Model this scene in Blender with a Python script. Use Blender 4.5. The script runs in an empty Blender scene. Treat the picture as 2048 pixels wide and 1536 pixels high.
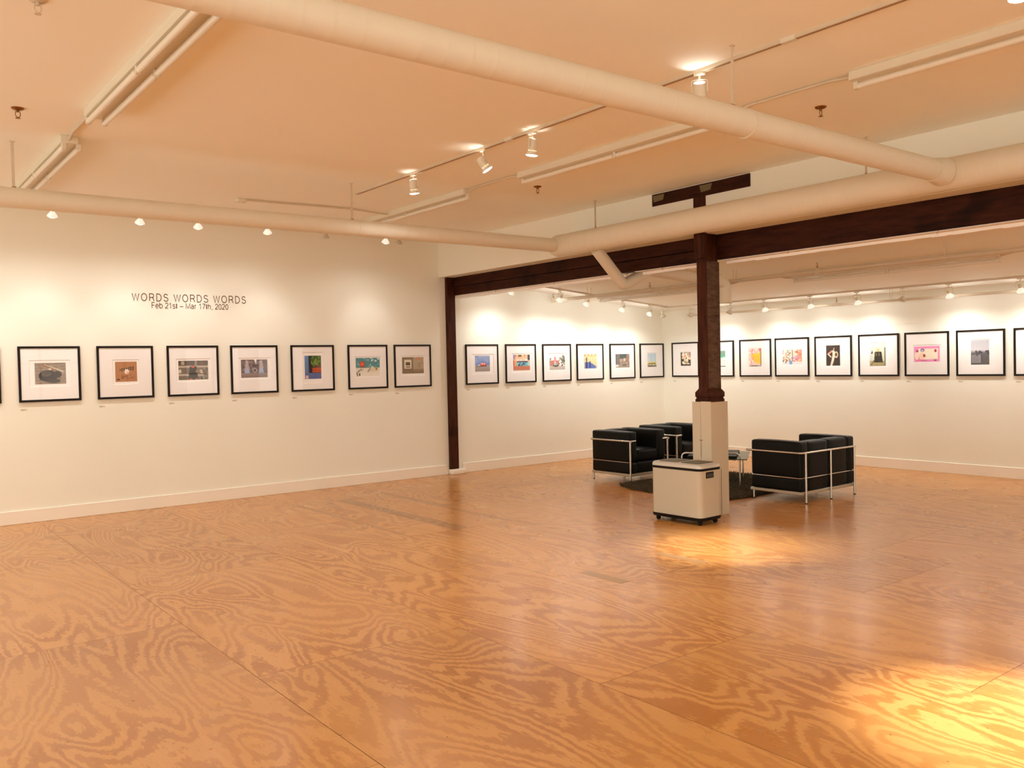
import bpy, bmesh, math, random
import numpy as np
from mathutils import Vector, Matrix

random.seed(7)
scene = bpy.context.scene
C = scene.collection

# ------------------------------------------------------------------ camera
F_PX, YAW, PITCH, ROLL = 1727.74, 0.90740, -0.0233, -0.0224
CAM_H = 1.6
fw = Vector((math.cos(YAW)*math.cos(PITCH), math.sin(YAW)*math.cos(PITCH), math.sin(PITCH)))
rt = fw.cross(Vector((0, 0, 1))).normalized()
up = rt.cross(fw)
r2 = rt*math.cos(ROLL) + up*math.sin(ROLL)
u2 = -rt*math.sin(ROLL) + up*math.cos(ROLL)
cam_data = bpy.data.cameras.new('camera')
cam_data.sensor_width = 36.0
cam_data.lens = 36.0*F_PX/2048.0
cam = bpy.data.objects.new('camera', cam_data)
C.objects.link(cam)
M = Matrix(((r2.x, u2.x, -fw.x, 0), (r2.y, u2.y, -fw.y, 0), (r2.z, u2.z, -fw.z, CAM_H), (0, 0, 0, 1)))
cam.matrix_world = M
scene.camera = cam

# ------------------------------------------------------------------ world, exposure
world = bpy.data.worlds.new('world')
scene.world = world
world.use_nodes = True
world.node_tree.nodes['Background'].inputs[0].default_value = (1.0, 0.97, 0.84, 1)
world.node_tree.nodes['Background'].inputs[1].default_value = 3.6  # warm background added as fill, enters through the unseen windows
scene.view_settings.view_transform = 'Standard'
scene.view_settings.look = 'None'
scene.view_settings.gamma = 1.0
scene.view_settings.use_curve_mapping = False
scene.view_settings.exposure = 0.0
scene.cycles.max_bounces = 10
scene.cycles.diffuse_bounces = 8
scene.cycles.sample_clamp_indirect = 6.0
scene.cycles.caustics_reflective = False
scene.cycles.caustics_refractive = False

LAMP_COL = (1.0, 0.97, 0.90)
P_WALL, P_FAR, P_DOWN, P_BACK = 27.0, 10.5, 90.0, 38.0
SP_MAIN, SP_WALL, SP_FAR = 40.0, 14.0, 24.0      # wide spill of the same lamps

# ------------------------------------------------------------------ room numbers
Y_LEFT, X_FAR = 10.56, 11.72            # left wall, far wall
X_BACK, Y_RIGHT = -3.2, -3.6            # behind and right of the camera
Z_CEIL = 3.38
X_BULK, Z_BULK = 6.95, 2.88             # face and lower edge of the drywall above the beam
SL = 0.0897                             # fall of the far ceiling
def zfar(x): return 2.475 + SL*(X_FAR - x)

# ------------------------------------------------------------------ tagging helpers
def tag(o, label=None, cat=None, group=None, kind=None):
    if label: o['label'] = label
    if cat: o['category'] = cat
    if group: o['group'] = group
    if kind: o['kind'] = kind
    return o

def thing(name, label, cat, loc=(0, 0, 0), rotz=0.0, group=None):
    o = bpy.data.objects.new(name, None)
    o.empty_display_size = 0.05
    C.objects.link(o)
    o.location = loc
    o.rotation_euler = (0, 0, rotz)
    return tag(o, label, cat, group)

def dup(root, loc, rotz, label, group=None):
    r = root.copy(); C.objects.link(r)
    r.location = loc; r.rotation_euler = (0, 0, rotz)
    r['label'] = label
    if group: r['group'] = group
    for ch in list(root.children):
        c = ch.copy(); C.objects.link(c); c.parent = r
        for g in list(ch.children):
            d = g.copy(); C.objects.link(d); d.parent = c
    return r

class MB:
    """collects shapes, then becomes one mesh object"""
    def __init__(self): self.bm = bmesh.new(); self.mi = 0
    def _new(self, f0):
        for f in self.bm.faces:
            if f.index == -1 or f.index >= f0: f.material_index = self.mi
    def box(self, x0, x1, y0, y1, z0, z1, bev=0.0, seg=2, rot=None):
        bm = bmesh.new()
        bmesh.ops.create_cube(bm, size=1)
        for v in bm.verts:
            v.co = Vector(((x0+x1)/2 + v.co.x*(x1-x0), (y0+y1)/2 + v.co.y*(y1-y0), (z0+z1)/2 + v.co.z*(z1-z0)))
        if bev > 0:
            bmesh.ops.bevel(bm, geom=bm.edges[:], offset=bev, segments=seg, profile=0.5, affect='EDGES')
        if rot is not None: bmesh.ops.transform(bm, matrix=rot, verts=bm.verts)
        self._merge(bm); return self
    def _merge(self, bm):
        for f in bm.faces: f.material_index = self.mi
        me = bpy.data.meshes.new('t'); bm.to_mesh(me); bm.free()
        self.bm.from_mesh(me); bpy.data.meshes.remove(me)
    def cyl(self, a, b, r, r_b=None, seg=16, cap=True):
        a = Vector(a); b = Vector(b); r_b = r if r_b is None else r_b
        bm = bmesh.new()
        L = (b-a).length
        bmesh.ops.create_cone(bm, cap_ends=cap, segments=seg, radius1=r, radius2=r_b, depth=L)
        q = Vector((0, 0, 1)).rotation_difference((b-a).normalized())
        bmesh.ops.transform(bm, matrix=Matrix.Translation((a+b)/2) @ q.to_matrix().to_4x4(), verts=bm.verts)
        self._merge(bm); return self
    def lathe(self, prof, seg=24, mat=None, cap=False):
        """prof: (r, z) pairs revolved about z"""
        bm = bmesh.new(); rings = []
        for r, z in prof:
            rings.append([bm.verts.new((r*math.cos(2*math.pi*i/seg), r*math.sin(2*math.pi*i/seg), z)) for i in range(seg)])
        for k in range(len(rings)-1):
            for i in range(seg):
                j = (i+1) % seg
                bm.faces.new((rings[k][i], rings[k][j], rings[k+1][j], rings[k+1][i]))
        if cap:
            bm.faces.new(rings[0][::-1]); bm.faces.new(rings[-1])
        if mat is not None: bmesh.ops.transform(bm, matrix=mat, verts=bm.verts)
        self._merge(bm); return self
    def tube(self, pts, r, seg=12, cap=True, ridge=None):
        """sweep a circle along a polyline (parallel transport)"""
        pts = [Vector(p) for p in pts]
        n = len(pts); tans = []
        for i in range(n):
            if i == 0: t = pts[1]-pts[0]
            elif i == n-1: t = pts[-1]-pts[-2]
            else: t = (pts[i+1]-pts[i]).normalized() + (pts[i]-pts[i-1]).normalized()
            tans.append(t.normalized())
        ref = Vector((0, 0, 1)) if abs(tans[0].z) < .9 else Vector((1, 0, 0))
        nrm = tans[0].cross(ref).normalized()
        bm = bmesh.new(); rings = []
        for i in range(n):
            if i > 0:
                q = tans[i-1].rotation_difference(tans[i]); nrm = (q @ nrm).normalized()
            bi = tans[i].cross(nrm)
            rr = r[i] if isinstance(r, (list, tuple)) else r
            if 0 < i < n-1:
                c = max(0.5, tans[i].dot((pts[i+1]-pts[i]).normalized()))
            rings.append([bm.verts.new(pts[i] + rr*(math.cos(2*math.pi*k/seg)*nrm + math.sin(2*math.pi*k/seg)*bi)) for k in range(seg)])
        for k in range(n-1):
            for i in range(seg):
                j = (i+1) % seg
                bm.faces.new((rings[k][i], rings[k][j], rings[k+1][j], rings[k+1][i]))
        if cap:
            bm.faces.new(rings[0][::-1]); bm.faces.new(rings[-1])
        self._merge(bm); return self
    def quad(self, *ps):
        bm = bmesh.new(); bm.faces.new([bm.verts.new(p) for p in ps]); self._merge(bm); return self
    def prism(self, poly, z0, z1):
        bm = bmesh.new()
        a = [bm.verts.new((x, y, z0)) for x, y in poly]; b = [bm.verts.new((x, y, z1)) for x, y in poly]
        n = len(poly)
        bm.faces.new(a[::-1]); bm.faces.new(b)
        for i in range(n): bm.faces.new((a[i], a[(i+1) % n], b[(i+1) % n], b[i]))
        self._merge(bm); return self
    def build(self, name, mats, parent=None, loc=None, rot=None, smooth=38, kind=None):
        me = bpy.data.meshes.new(name)
        bmesh.ops.recalc_face_normals(self.bm, faces=self.bm.faces)
        self.bm.to_mesh(me); self.bm.free()
        if not isinstance(mats, (list, tuple)): mats = [mats]
        for m in mats: me.materials.append(m)
        if smooth:
            me.polygons.foreach_set('use_smooth', [True]*len(me.polygons))
            me.set_sharp_from_angle(angle=math.radians(smooth))
        o = bpy.data.objects.new(name, me); C.objects.link(o)
        if parent: o.parent = parent
        if loc is not None: o.location = loc
        if rot is not None: o.rotation_euler = rot
        if kind: o['kind'] = kind
        return o

def fillet(pts, rad, n=6):
    """round the inner corners of a polyline"""
    pts = [Vector(p) for p in pts]; out = [pts[0]]
    for i in range(1, len(pts)-1):
        a = (pts[i-1]-pts[i]); b = (pts[i+1]-pts[i])
        ra = min(rad, a.length*.49, b.length*.49)
        p0 = pts[i] + a.normalized()*ra; p1 = pts[i] + b.normalized()*ra
        for k in range(n+1):
            t = k/n
            out.append(p0*(1-t)**2 + pts[i]*2*t*(1-t) + p1*t*t)
    out.append(pts[-1]); return out

# ------------------------------------------------------------------ materials
def s2l(c):
    return tuple(((v/255)/12.92 if v/255 <= .04045 else ((v/255+.055)/1.055)**2.4) for v in c)

def mat(name, col, rough=0.6, metal=0.0, spec=0.5, noise=0.0, nscale=8.0, bump=0.0, bscale=60.0, coat=0.0):
    m = bpy.data.materials.new(name); m.use_nodes = True
    nt = m.node_tree; b = nt.nodes['Principled BSDF']
    b.inputs['Base Color'].default_value = (*col, 1)
    b.inputs['Roughness'].default_value = rough
    b.inputs['Metallic'].default_value = metal
    b.inputs['Specular IOR Level'].default_value = spec
    b.inputs['Coat Weight'].default_value = coat
    tc = nt.nodes.new('ShaderNodeTexCoord')
    if noise > 0:
        n = nt.nodes.new('ShaderNodeTexNoise'); n.inputs['Scale'].default_value = nscale; n.inputs['Detail'].default_value = 4
        mx = nt.nodes.new('ShaderNodeMix'); mx.data_type = 'RGBA'; mx.inputs['A'].default_value = (*[c*(1-noise) for c in col], 1)
        mx.inputs['B'].default_value = (*[min(1, c*(1+noise)) for c in col], 1)
        nt.links.new(tc.outputs['Object'], n.inputs['Vector']); nt.links.new(n.outputs['Fac'], mx.inputs['Factor'])
        nt.links.new(mx.outputs['Result'], b.inputs['Base Color'])
    if bump > 0:
        n2 = nt.nodes.new('ShaderNodeTexNoise'); n2.inputs['Scale'].default_value = bscale; n2.inputs['Detail'].default_value = 3
        bp = nt.nodes.new('ShaderNodeBump'); bp.inputs['Strength'].default_value = bump; bp.inputs['Distance'].default_value = 0.004
        nt.links.new(tc.outputs['Object'], n2.inputs['Vector']); nt.links.new(n2.outputs['Fac'], bp.inputs['Height'])
        nt.links.new(bp.outputs['Normal'], b.inputs['Normal'])
    return m

def emis(name, col, strength):
    m = bpy.data.materials.new(name); m.use_nodes = True
    b = m.node_tree.nodes['Principled BSDF']
    b.inputs['Base Color'].default_value = (.8, .8, .8, 1)
    b.inputs['Emission Color'].default_value = (*col, 1)
    b.inputs['Emission Strength'].default_value = strength
    return m

WALLC = (0.84, 0.845, 0.77)
M_wall = mat('wall_paint', WALLC, .75, noise=.012, nscale=1.5, bump=.05, bscale=90)
M_ceil = mat('ceiling_paint', (0.93, 0.945, 0.90), .85, noise=.01, nscale=2, bump=.05, bscale=120)
M_white = mat('white_paint', (0.80, 0.76, 0.68), .45, noise=.02)
M_trim = mat('trim_paint', (0.86, 0.82, 0.74), .4)
M_duct = mat('painted_duct', (0.74, 0.70, 0.59), .5, noise=.03, nscale=5)
M_conduit = mat('painted_conduit', (0.62, 0.54, 0.42), .5, noise=.03)
M_fixture = mat('enamel_white', (0.72, 0.68, 0.57), .35)
M_tube = mat('lamp_tube_glass', (0.78, 0.75, 0.66), .15)
M_slot = mat('track_slot', (0.25, 0.12, 0.04), .6)
M_case = mat('casing_paint', (0.56, 0.49, 0.37), .5, noise=.03, nscale=4)
M_blackl = mat('black_leather', (0.0045, 0.0045, 0.0035), .45, spec=.14, noise=.25, nscale=9, bump=.25, bscale=150)
M_chrome = mat('brushed_chrome', (0.62, 0.60, 0.56), .22, metal=1.0)
M_basebar = mat('base_steel', (0.50, 0.46, 0.38), .4, metal=.7)
M_brass = mat('aged_brass', (0.30, 0.13, 0.03), .4, metal=.9)
M_blackp = mat('black_plastic', (0.008, 0.006, 0.005), .5, spec=.15)
M_darkp = mat('recess_plastic', (0.03, 0.035, 0.025), .5)
M_bin = mat('bin_shell', (0.49, 0.45, 0.36), .42, noise=.03, nscale=3)
M_lid = mat('bin_lid', (0.13, 0.115, 0.075), .5, spec=.2)
M_binrim = mat('bin_rim', (0.55, 0.52, 0.46), .3, metal=.3)
M_frame = mat('black_frame', (0.010, 0.006, 0.004), .45, spec=.2, noise=.2, nscale=30)
M_matb = mat('mat_board', (0.90, 0.90, 0.92), .8)
M_paper = mat('print_paper', (0.94, 0.94, 0.95), .7)
M_bevel = mat('mat_bevel', (0.97, 0.97, 0.97), .8)
M_ink = mat('lettering_vinyl', s2l((88, 58, 28)), .6)
M_card = mat('card_grey', (0.70, 0.66, 0.57), .8)
M_cardink = mat('card_ink', (0.36, 0.32, 0.26), .8)
M_rubber = mat('rubber', (0.03, 0.02, 0.015), .7)
M_lens = emis('lit_lamp_lens', (1.0, .95, .86), 14.0)
M_lens_dim = emis('lit_lamp_lens_soft', (1.0, .95, .84), 9.0)
M_bulb_lit = emis('lit_bulb_glass', (1.0, .93, .80), .6)
M_lensoff = mat('unlit_lamp_lens', (0.55, 0.50, 0.40), .12, metal=.5)
M_reflector = mat('lamp_reflector', (0.60, 0.54, 0.44), .25)
M_galv = mat('plaster_patch', (0.16, 0.12, 0.06), .8, noise=.2, nscale=40)

def thin_fresnel(nt):
    lw = nt.nodes.new('ShaderNodeLayerWeight'); lw.inputs['Blend'].default_value = .5
    pw = nt.nodes.new('ShaderNodeMath'); pw.operation = 'POWER'; pw.inputs[1].default_value = 5
    ma = nt.nodes.new('ShaderNodeMath'); ma.operation = 'MULTIPLY_ADD'; ma.inputs[1].default_value = .8; ma.inputs[2].default_value = .025
    nt.links.new(lw.outputs['Facing'], pw.inputs[0]); nt.links.new(pw.outputs[0], ma.inputs[0]); return ma

def glass_mat():
    m = bpy.data.materials.new('picture_glass'); m.use_nodes = True
    nt = m.node_tree; nt.nodes.clear()
    o = nt.nodes.new('ShaderNodeOutputMaterial'); mx = nt.nodes.new('ShaderNodeMixShader')
    t = nt.nodes.new('ShaderNodeBsdfTransparent'); g = nt.nodes.new('ShaderNodeBsdfGlossy'); g.inputs['Roughness'].default_value = .02
    f = thin_fresnel(nt)
    nt.links.new(f.outputs[0], mx.inputs[0]); nt.links.new(t.outputs[0], mx.inputs[1]); nt.links.new(g.outputs[0], mx.inputs[2])
    nt.links.new(mx.outputs[0], o.inputs[0]); return m
M_glass = glass_mat()

def table_glass():
    m = bpy.data.materials.new('table_glass'); m.use_nodes = True
    nt = m.node_tree; nt.nodes.clear()
    o = nt.nodes.new('ShaderNodeOutputMaterial'); mx = nt.nodes.new('ShaderNodeMixShader')
    t = nt.nodes.new('ShaderNodeBsdfTransparent'); t.inputs[0].default_value = (.25, .30, .27, 1)
    g = nt.nodes.new('ShaderNodeBsdfGlossy'); g.inputs['Roughness'].default_value = .03
    f = thin_fresnel(nt)
    nt.links.new(f.outputs[0], mx.inputs[0]); nt.links.new(t.outputs[0], mx.inputs[1]); nt.links.new(g.outputs[0], mx.inputs[2])
    nt.links.new(mx.outputs[0], o.inputs[0]); return m
M_tglass = table_glass()

def dark_wood(name, a, b, stretch):
    m = bpy.data.materials.new(name); m.use_nodes = True
    nt = m.node_tree; bs = nt.nodes['Principled BSDF']; bs.inputs['Roughness'].default_value = .55
    bs.inputs['Specular IOR Level'].default_value = .12
    tc = nt.nodes.new('ShaderNodeTexCoord'); mp = nt.nodes.new('ShaderNodeMapping'); mp.inputs['Scale'].default_value = stretch
    n = nt.nodes.new('ShaderNodeTexNoise'); n.inputs['Scale'].default_value = 3; n.inputs['Detail'].default_value = 7; n.inputs['Roughness'].default_value = .65
    n2 = nt.nodes.new('ShaderNodeTexNoise'); n2.inputs['Scale'].default_value = 2.3; n2.inputs['Detail'].default_value = 2
    r = nt.nodes.new('ShaderNodeValToRGB'); r.color_ramp.elements[0].position = .33; r.color_ramp.elements[1].position = .68
    r.color_ramp.elements[0].color = (*a, 1); r.color_ramp.elements[1].color = (*b, 1)
    r2_ = nt.nodes.new('ShaderNodeValToRGB'); r2_.color_ramp.elements[0].position = .34; r2_.color_ramp.elements[1].position = .45
    r2_.color_ramp.elements[0].color = (.35, .3, .3, 1); r2_.color_ramp.elements[1].color = (1, 1, 1, 1)
    mu = nt.nodes.new('ShaderNodeMix'); mu.data_type = 'RGBA'; mu.blend_type = 'MULTIPLY'; mu.inputs['Factor'].default_value = .8
    bp = nt.nodes.new('ShaderNodeBump'); bp.inputs['Strength'].default_value = .4; bp.inputs['Distance'].default_value = .004
    L = nt.links.new
    L(tc.outputs['Object'], mp.inputs[0]); L(mp.outputs[0], n.inputs['Vector']); L(tc.outputs['Object'], n2.inputs['Vector'])
    L(n.outputs['Fac'], r.inputs[0]); L(n2.outputs['Fac'], r2_.inputs[0])
    L(r.outputs[0], mu.inputs['A']); L(r2_.outputs[0], mu.inputs['B']); L(mu.outputs['Result'], bs.inputs['Base Color'])
    L(n.outputs['Fac'], bp.inputs['Height']); L(bp.outputs[0], bs.inputs['Normal'])
    return m
M_beam = dark_wood('dark_beam_wood', (0.020, 0.0042, 0.0016), (0.056, 0.0135, 0.0052), (9, 1.2, 9))
M_post = dark_wood('dark_post_wood', (0.026, 0.0065, 0.0026), (0.080, 0.022, 0.0095), (9, 9, 1.2))
M_post2 = dark_wood('dark_post_wood_worn', (0.060, 0.032, 0.020), (0.150, 0.085, 0.056), (3, 3, 14))

def floor_mat():
    m = bpy.data.materials.new('varnished_plywood'); m.use_nodes = True
    nt = m.node_tree; bs = nt.nodes['Principled BSDF']; L = nt.links.new
    N = nt.nodes.new
    geo = N('ShaderNodeNewGeometry')
    off = N('ShaderNodeAttribute'); off.attribute_name = 'sheet_off'
    tint = N('ShaderNodeAttribute'); tint.attribute_name = 'tint'
    add = N('ShaderNodeVectorMath'); add.operation = 'ADD'
    L(geo.outputs['Position'], add.inputs[0]); L(off.outputs['Vector'], add.inputs[1])
    mp = N('ShaderNodeMapping'); mp.inputs['Scale'].default_value = (1.0, .28, 1.0); L(add.outputs[0], mp.inputs[0])
    n1 = N('ShaderNodeTexNoise'); n1.inputs['Scale'].default_value = 1.8; n1.inputs['Detail'].default_value = 2.6
    n1.inputs['Roughness'].default_value = .42; n1.inputs['Distortion'].default_value = .55; L(mp.outputs[0], n1.inputs['Vector'])
    mp3 = N('ShaderNodeMapping'); mp3.inputs['Scale'].default_value = (1.0, .35, 1.0); L(add.outputs[0], mp3.inputs[0])
    n3 = N('ShaderNodeTexNoise'); n3.inputs['Scale'].default_value = 55; n3.inputs['Detail'].default_value = 3; L(mp3.outputs[0], n3.inputs['Vector'])
    mul = N('ShaderNodeMath'); mul.operation = 'MULTIPLY'; mul.inputs[1].default_value = 20.0; L(n1.outputs['Fac'], mul.inputs[0])
    m3 = N('ShaderNodeMath'); m3.operation = 'MULTIPLY_ADD'; m3.inputs[1].default_value = .9; L(n3.outputs['Fac'], m3.inputs[0]); L(mul.outputs[0], m3.inputs[2])
    fr = N('ShaderNodeMath'); fr.operation = 'FRACT'; L(m3.outputs[0], fr.inputs[0])
    cr = N('ShaderNodeValToRGB'); e = cr.color_ramp.elements
    e[0].position = 0.0; e[0].color = (0, 0, 0, 1); e[1].position = 1.0; e[1].color = (0, 0, 0, 1)
    for p, v in ((.40, .12), (.46, .85), (.80, 1.0), (.95, .55)):
        q = e.new(p); q.color = (v, v, v, 1)
    L(fr.outputs[0], cr.inputs[0])
    # fine straight grain
    mp2 = N('ShaderNodeMapping'); mp2.inputs['Scale'].default_value = (90, 3.0, 1); L(add.outputs[0], mp2.inputs[0])
    n2 = N('ShaderNodeTexNoise'); n2.inputs['Scale'].default_value = 1; n2.inputs['Detail'].default_value = 3; L(mp2.outputs[0], n2.inputs['Vector'])
    # broad patches where the figure fades
    n4 = N('ShaderNodeTexNoise'); n4.inputs['Scale'].default_value = .9; n4.inputs['Detail'].default_value = 2; L(add.outputs[0], n4.inputs['Vector'])
    r4 = N('ShaderNodeMapRange'); r4.inputs[1].default_value = .36; r4.inputs[2].default_value = .62; r4.inputs[3].default_value = .45; r4.inputs[4].default_value = 1.0
    L(n4.outputs['Fac'], r4.inputs[0])
    fm = N('ShaderNodeMath'); fm.operation = 'MULTIPLY'; L(cr.outputs[0], fm.inputs[0]); L(r4.outputs[0], fm.inputs[1])
    c1 = N('ShaderNodeMix'); c1.data_type = 'RGBA'; c1.inputs['A'].default_value = (0.600, 0.288, 0.080, 1); c1.inputs['B'].default_value = (0.410, 0.152, 0.027, 1)
    L(fm.outputs[0], c1.inputs['Factor'])
    g = N('ShaderNodeMapRange'); g.inputs[3].default_value = .90; g.inputs[4].default_value = 1.08; L(n2.outputs['Fac'], g.inputs[0])
    mm = N('ShaderNodeMath'); mm.operation = 'MULTIPLY'; L(g.outputs[0], mm.inputs[0]); L(tint.outputs['Fac'], mm.inputs[1])
    v2 = N('ShaderNodeVectorMath'); v2.operation = 'SCALE'; L(c1.outputs['Result'], v2.inputs[0]); L(mm.outputs[0], v2.inputs['Scale'])
    # nail heads and small scuffs
    vo = N('ShaderNodeTexVoronoi'); vo.voronoi_dimensions = '2D'; vo.inputs['Scale'].default_value = 2.2; L(geo.outputs['Position'], vo.inputs['Vector'])
    lt = N('ShaderNodeMath'); lt.operation = 'LESS_THAN'; lt.inputs[1].default_value = .0085; L(vo.outputs['Distance'], lt.inputs[0])
    dk = N('ShaderNodeMix'); dk.data_type = 'RGBA'; dk.inputs['B'].default_value = (.10, .035, .01, 1)
    L(lt.outputs[0], dk.inputs['Factor']); L(v2.outputs[0], dk.inputs['A'])
    L(dk.outputs['Result'], bs.inputs['Base Color'])
    n5 = N('ShaderNodeTexNoise'); n5.inputs['Scale'].default_value = 2.4; n5.inputs['Detail'].default_value = 4; L(geo.outputs['Position'], n5.inputs['Vector'])
    rr = N('ShaderNodeMapRange'); rr.inputs[3].default_value = .22; rr.inputs[4].default_value = .36; L(n5.outputs['Fac'], rr.inputs[0])
    L(rr.outputs[0], bs.inputs['Roughness'])
    bs.inputs['Specular IOR Level'].default_value = .5
    bs.inputs['Coat Weight'].default_value = .22; bs.inputs['Coat Roughness'].default_value = .17
    return m
M_floor = floor_mat()
M_gap = mat('floor_gap', (0.13, 0.048, 0.016), .9)
M_patch = mat('grey_patch', (0.40, 0.225, 0.10), .35)

# ------------------------------------------------------------------ floor: plywood sheets laid as a staggered grid
def build_floor():
    XJ = [-3.30, -2.06, -0.81, 0.43, 1.675, 2.94, 4.18, 5.41, 6.66, 7.90, 9.14, 10.38, 11.62, 11.72]
    ph = {3: 5.61, 4: 4.352, 5: 5.645, 6: 4.415, 7: 5.672, 8: 3.772}
    L = 2.54; gap = .0013
    V, Fc, offs, tints = [], [], [], []
    def q(x0, x1, y0, y1, z, off, t):
        n = len(V); V.extend([(x0, y0, z), (x1, y0, z), (x1, y1, z), (x0, y1, z)])
        Fc.append((n, n+1, n+2, n+3)); offs.append(off); tints.append(t)
    rnd = random.Random(11)
    for k in range(len(XJ)-1):
        x0, x1 = XJ[k], XJ[k+1]
        if x1 <= X_BACK: continue
        x0 = max(x0, X_BACK); p = ph.get(k, 4.4 + 1.27*(k % 2))
        ys = [Y_RIGHT] + [p + L*i for i in range(-6, 6) if Y_RIGHT+.1 < p + L*i < Y_LEFT-.1] + [Y_LEFT]
        for a, b in zip(ys[:-1], ys[1:]):
            off = (rnd.uniform(-40, 40), rnd.uniform(-40, 40), rnd.uniform(-9, 9)); t = rnd.uniform(.93, 1.06)
            if k == 6 and abs((a+b)/2 - 8.22) < .7:       # the sheet with stained bands
                cuts = [(x0, 4.225, .80), (4.225, 4.69, t), (4.69, 4.86, .66), (4.86, 5.34, t), (5.34, x1, .78)]
            elif k == 7 and abs((a+b)/2 - 9.4) < 1.2:
                cuts = [(x0, 5.47, .8), (5.47, x1, t)]
            else: cuts = [(x0, x1, t)]
            for c0, c1, tt in cuts:
                q(c0 + (gap if c0 == x0 else 0), c1 - (gap if c1 == x1 else 0), a+gap, b-gap, 0, off, tt)
    me = bpy.data.meshes.new('floor'); 
    nb = len(V)
    V.extend([(X_BACK, Y_RIGHT, -.006), (X_FAR, Y_RIGHT, -.006), (X_FAR, Y_LEFT, -.006), (X_BACK, Y_LEFT, -.006),
              (X_BACK, Y_RIGHT, -.15), (X_FAR, Y_RIGHT, -.15), (X_FAR, Y_LEFT, -.15), (X_BACK, Y_LEFT, -.15)])
    ex = [(nb, nb+1, nb+2, nb+3), (nb+7, nb+6, nb+5, nb+4), (nb, nb+4, nb+5, nb+1), (nb+1, nb+5, nb+6, nb+2), (nb+2, nb+6, nb+7, nb+3), (nb+3, nb+7, nb+4, nb)]
    Fc += ex; offs += [(0, 0, 0)]*6; tints += [.3]*6
    me.from_pydata(V, [], Fc)
    me.materials.append(M_floor); me.materials.append(M_gap)
    for i in range(6): me.polygons[len(Fc)-1-i].material_index = 1
    at = me.attributes.new('sheet_off', 'FLOAT_VECTOR', 'FACE'); at.data.foreach_set('vector', [c for o in offs for c in o])
    at = me.attributes.new('tint', 'FLOAT', 'FACE'); at.data.foreach_set('value', tints)
    o = bpy.data.objects.new('floor', me); C.objects.link(o); tag(o, kind='structure')
build_floor()
for lx0, lx1, ly0, ly1, lb in ((4.40, 4.50, 4.42, 4.86, 'thin grey filler strip let into the plywood floor, nearer the camera'),
                               (5.29, 5.375, 4.40, 4.90, 'thin grey filler strip let into the plywood floor, nearer the column')):
    o = MB().box(lx0, lx1, ly0, ly1, -.004, .0008).build('floor_patch', M_patch); tag(o, lb, 'floor patch', 'filler strips in the floor')

# ------------------------------------------------------------------ room shell
def struct(name, mb, m): return mb.build(name, m, kind='structure', smooth=None)
T = .15
struct('wall_left', MB().box(X_BACK-T, X_FAR+T, Y_LEFT, Y_LEFT+T, -.15, Z_CEIL+T), M_wall)
struct('wall_far', MB().box(X_FAR, X_FAR+T, Y_RIGHT-T, Y_LEFT, -.15, Z_CEIL+T).box(X_FAR-.005, X_FAR, Y_RIGHT, Y_LEFT, 2.033, 2.6), M_wall)
# unseen walls behind and right of the camera; windows added for warm fill
WZ0, WZ1 = .75, 3.0
def window_wall(name, axis, c, a0, a1, wins, top):
    mb = MB()
    def bx(u0, u1, z0, z1):
        if axis == 'x': mb.box(c-T, c, u0, u1, z0, z1)
        else: mb.box(u0, u1, c-T, c, z0, z1)
    u = a0
    for w0, w1, wt in wins:
        bx(u, w0, -.15, top); bx(w0, w1, -.15, WZ0); bx(w0, w1, wt, top); u = w1
    bx(u, a1, -.15, top)
    struct(name, mb, M_wall)
WIN = []
bw_ = [(-3.0, -.8, WZ1), (-.2, 2.0, WZ1), (2.6, 4.8, WZ1), (5.4, 7.6, WZ1), (8.1, 10.2, WZ1)]
rw_ = [(-2.6, -.4, WZ1), (.2, 2.4, WZ1), (3.0, 5.2, WZ1), (7.7, 9.3, 2.3), (9.8, 11.3, 2.3)]
window_wall('wall_back', 'x', X_BACK, Y_RIGHT, Y_LEFT, bw_, Z_CEIL+T)
window_wall('wall_right', 'y', Y_RIGHT, X_BACK-T, X_FAR, rw_, Z_CEIL+T)
wn = 0
for axis, ws in (('x', bw_), ('y', rw_)):
    for w0, w1, wt in ws:
        wn += 1
        fr_ = MB(); wc = (w0+w1)/2; zm = (WZ0+wt)/2
        for u0, u1, z0, z1 in ((w0, w0+.05, WZ0, wt), (w1-.05, w1, WZ0, wt), (w0, w1, WZ0, WZ0+.05), (w0, w1, wt-.05, wt), (wc-.02, wc+.02, WZ0, wt), (w0, w1, zm-.02, zm+.02)):
            if axis == 'x': fr_.box(X_BACK-.10, X_BACK-.05, u0, u1, z0, z1)
            else: fr_.box(u0, u1, Y_RIGHT-.10, Y_RIGHT-.05, z0, z1)
        struct('window_%d' % wn, fr_, M_trim)
        pl = bpy.data.lights.new('window_portal', 'AREA'); pl.shape = 'RECTANGLE'; pl.size = w1-w0; pl.size_y = wt-WZ0; pl.cycles.is_portal = True
        po = bpy.data.objects.new('window_portal', pl); C.objects.link(po)
        if axis == 'x': po.location = (X_BACK-.12, wc, zm); po.rotation_euler = (math.pi/2, 0, -math.pi/2)
        else: po.location = (wc, Y_RIGHT-.12, zm); po.rotation_euler = (math.pi/2, 0, math.pi)
struct('ceiling', MB().box(X_BACK, 7.32, Y_RIGHT, Y_LEFT, Z_CEIL, Z_CEIL+T), M_ceil)
mbk = MB(); mbk.box(X_BULK, 7.32, Y_RIGHT, Y_LEFT, Z_BULK, Z_CEIL)
struct('wall_bulkhead', mbk, M_wall)
mc = MB()
za, zb = zfar(7.32), zfar(X_FAR)
mc.bm.free(); mc.bm = bmesh.new()
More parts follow.
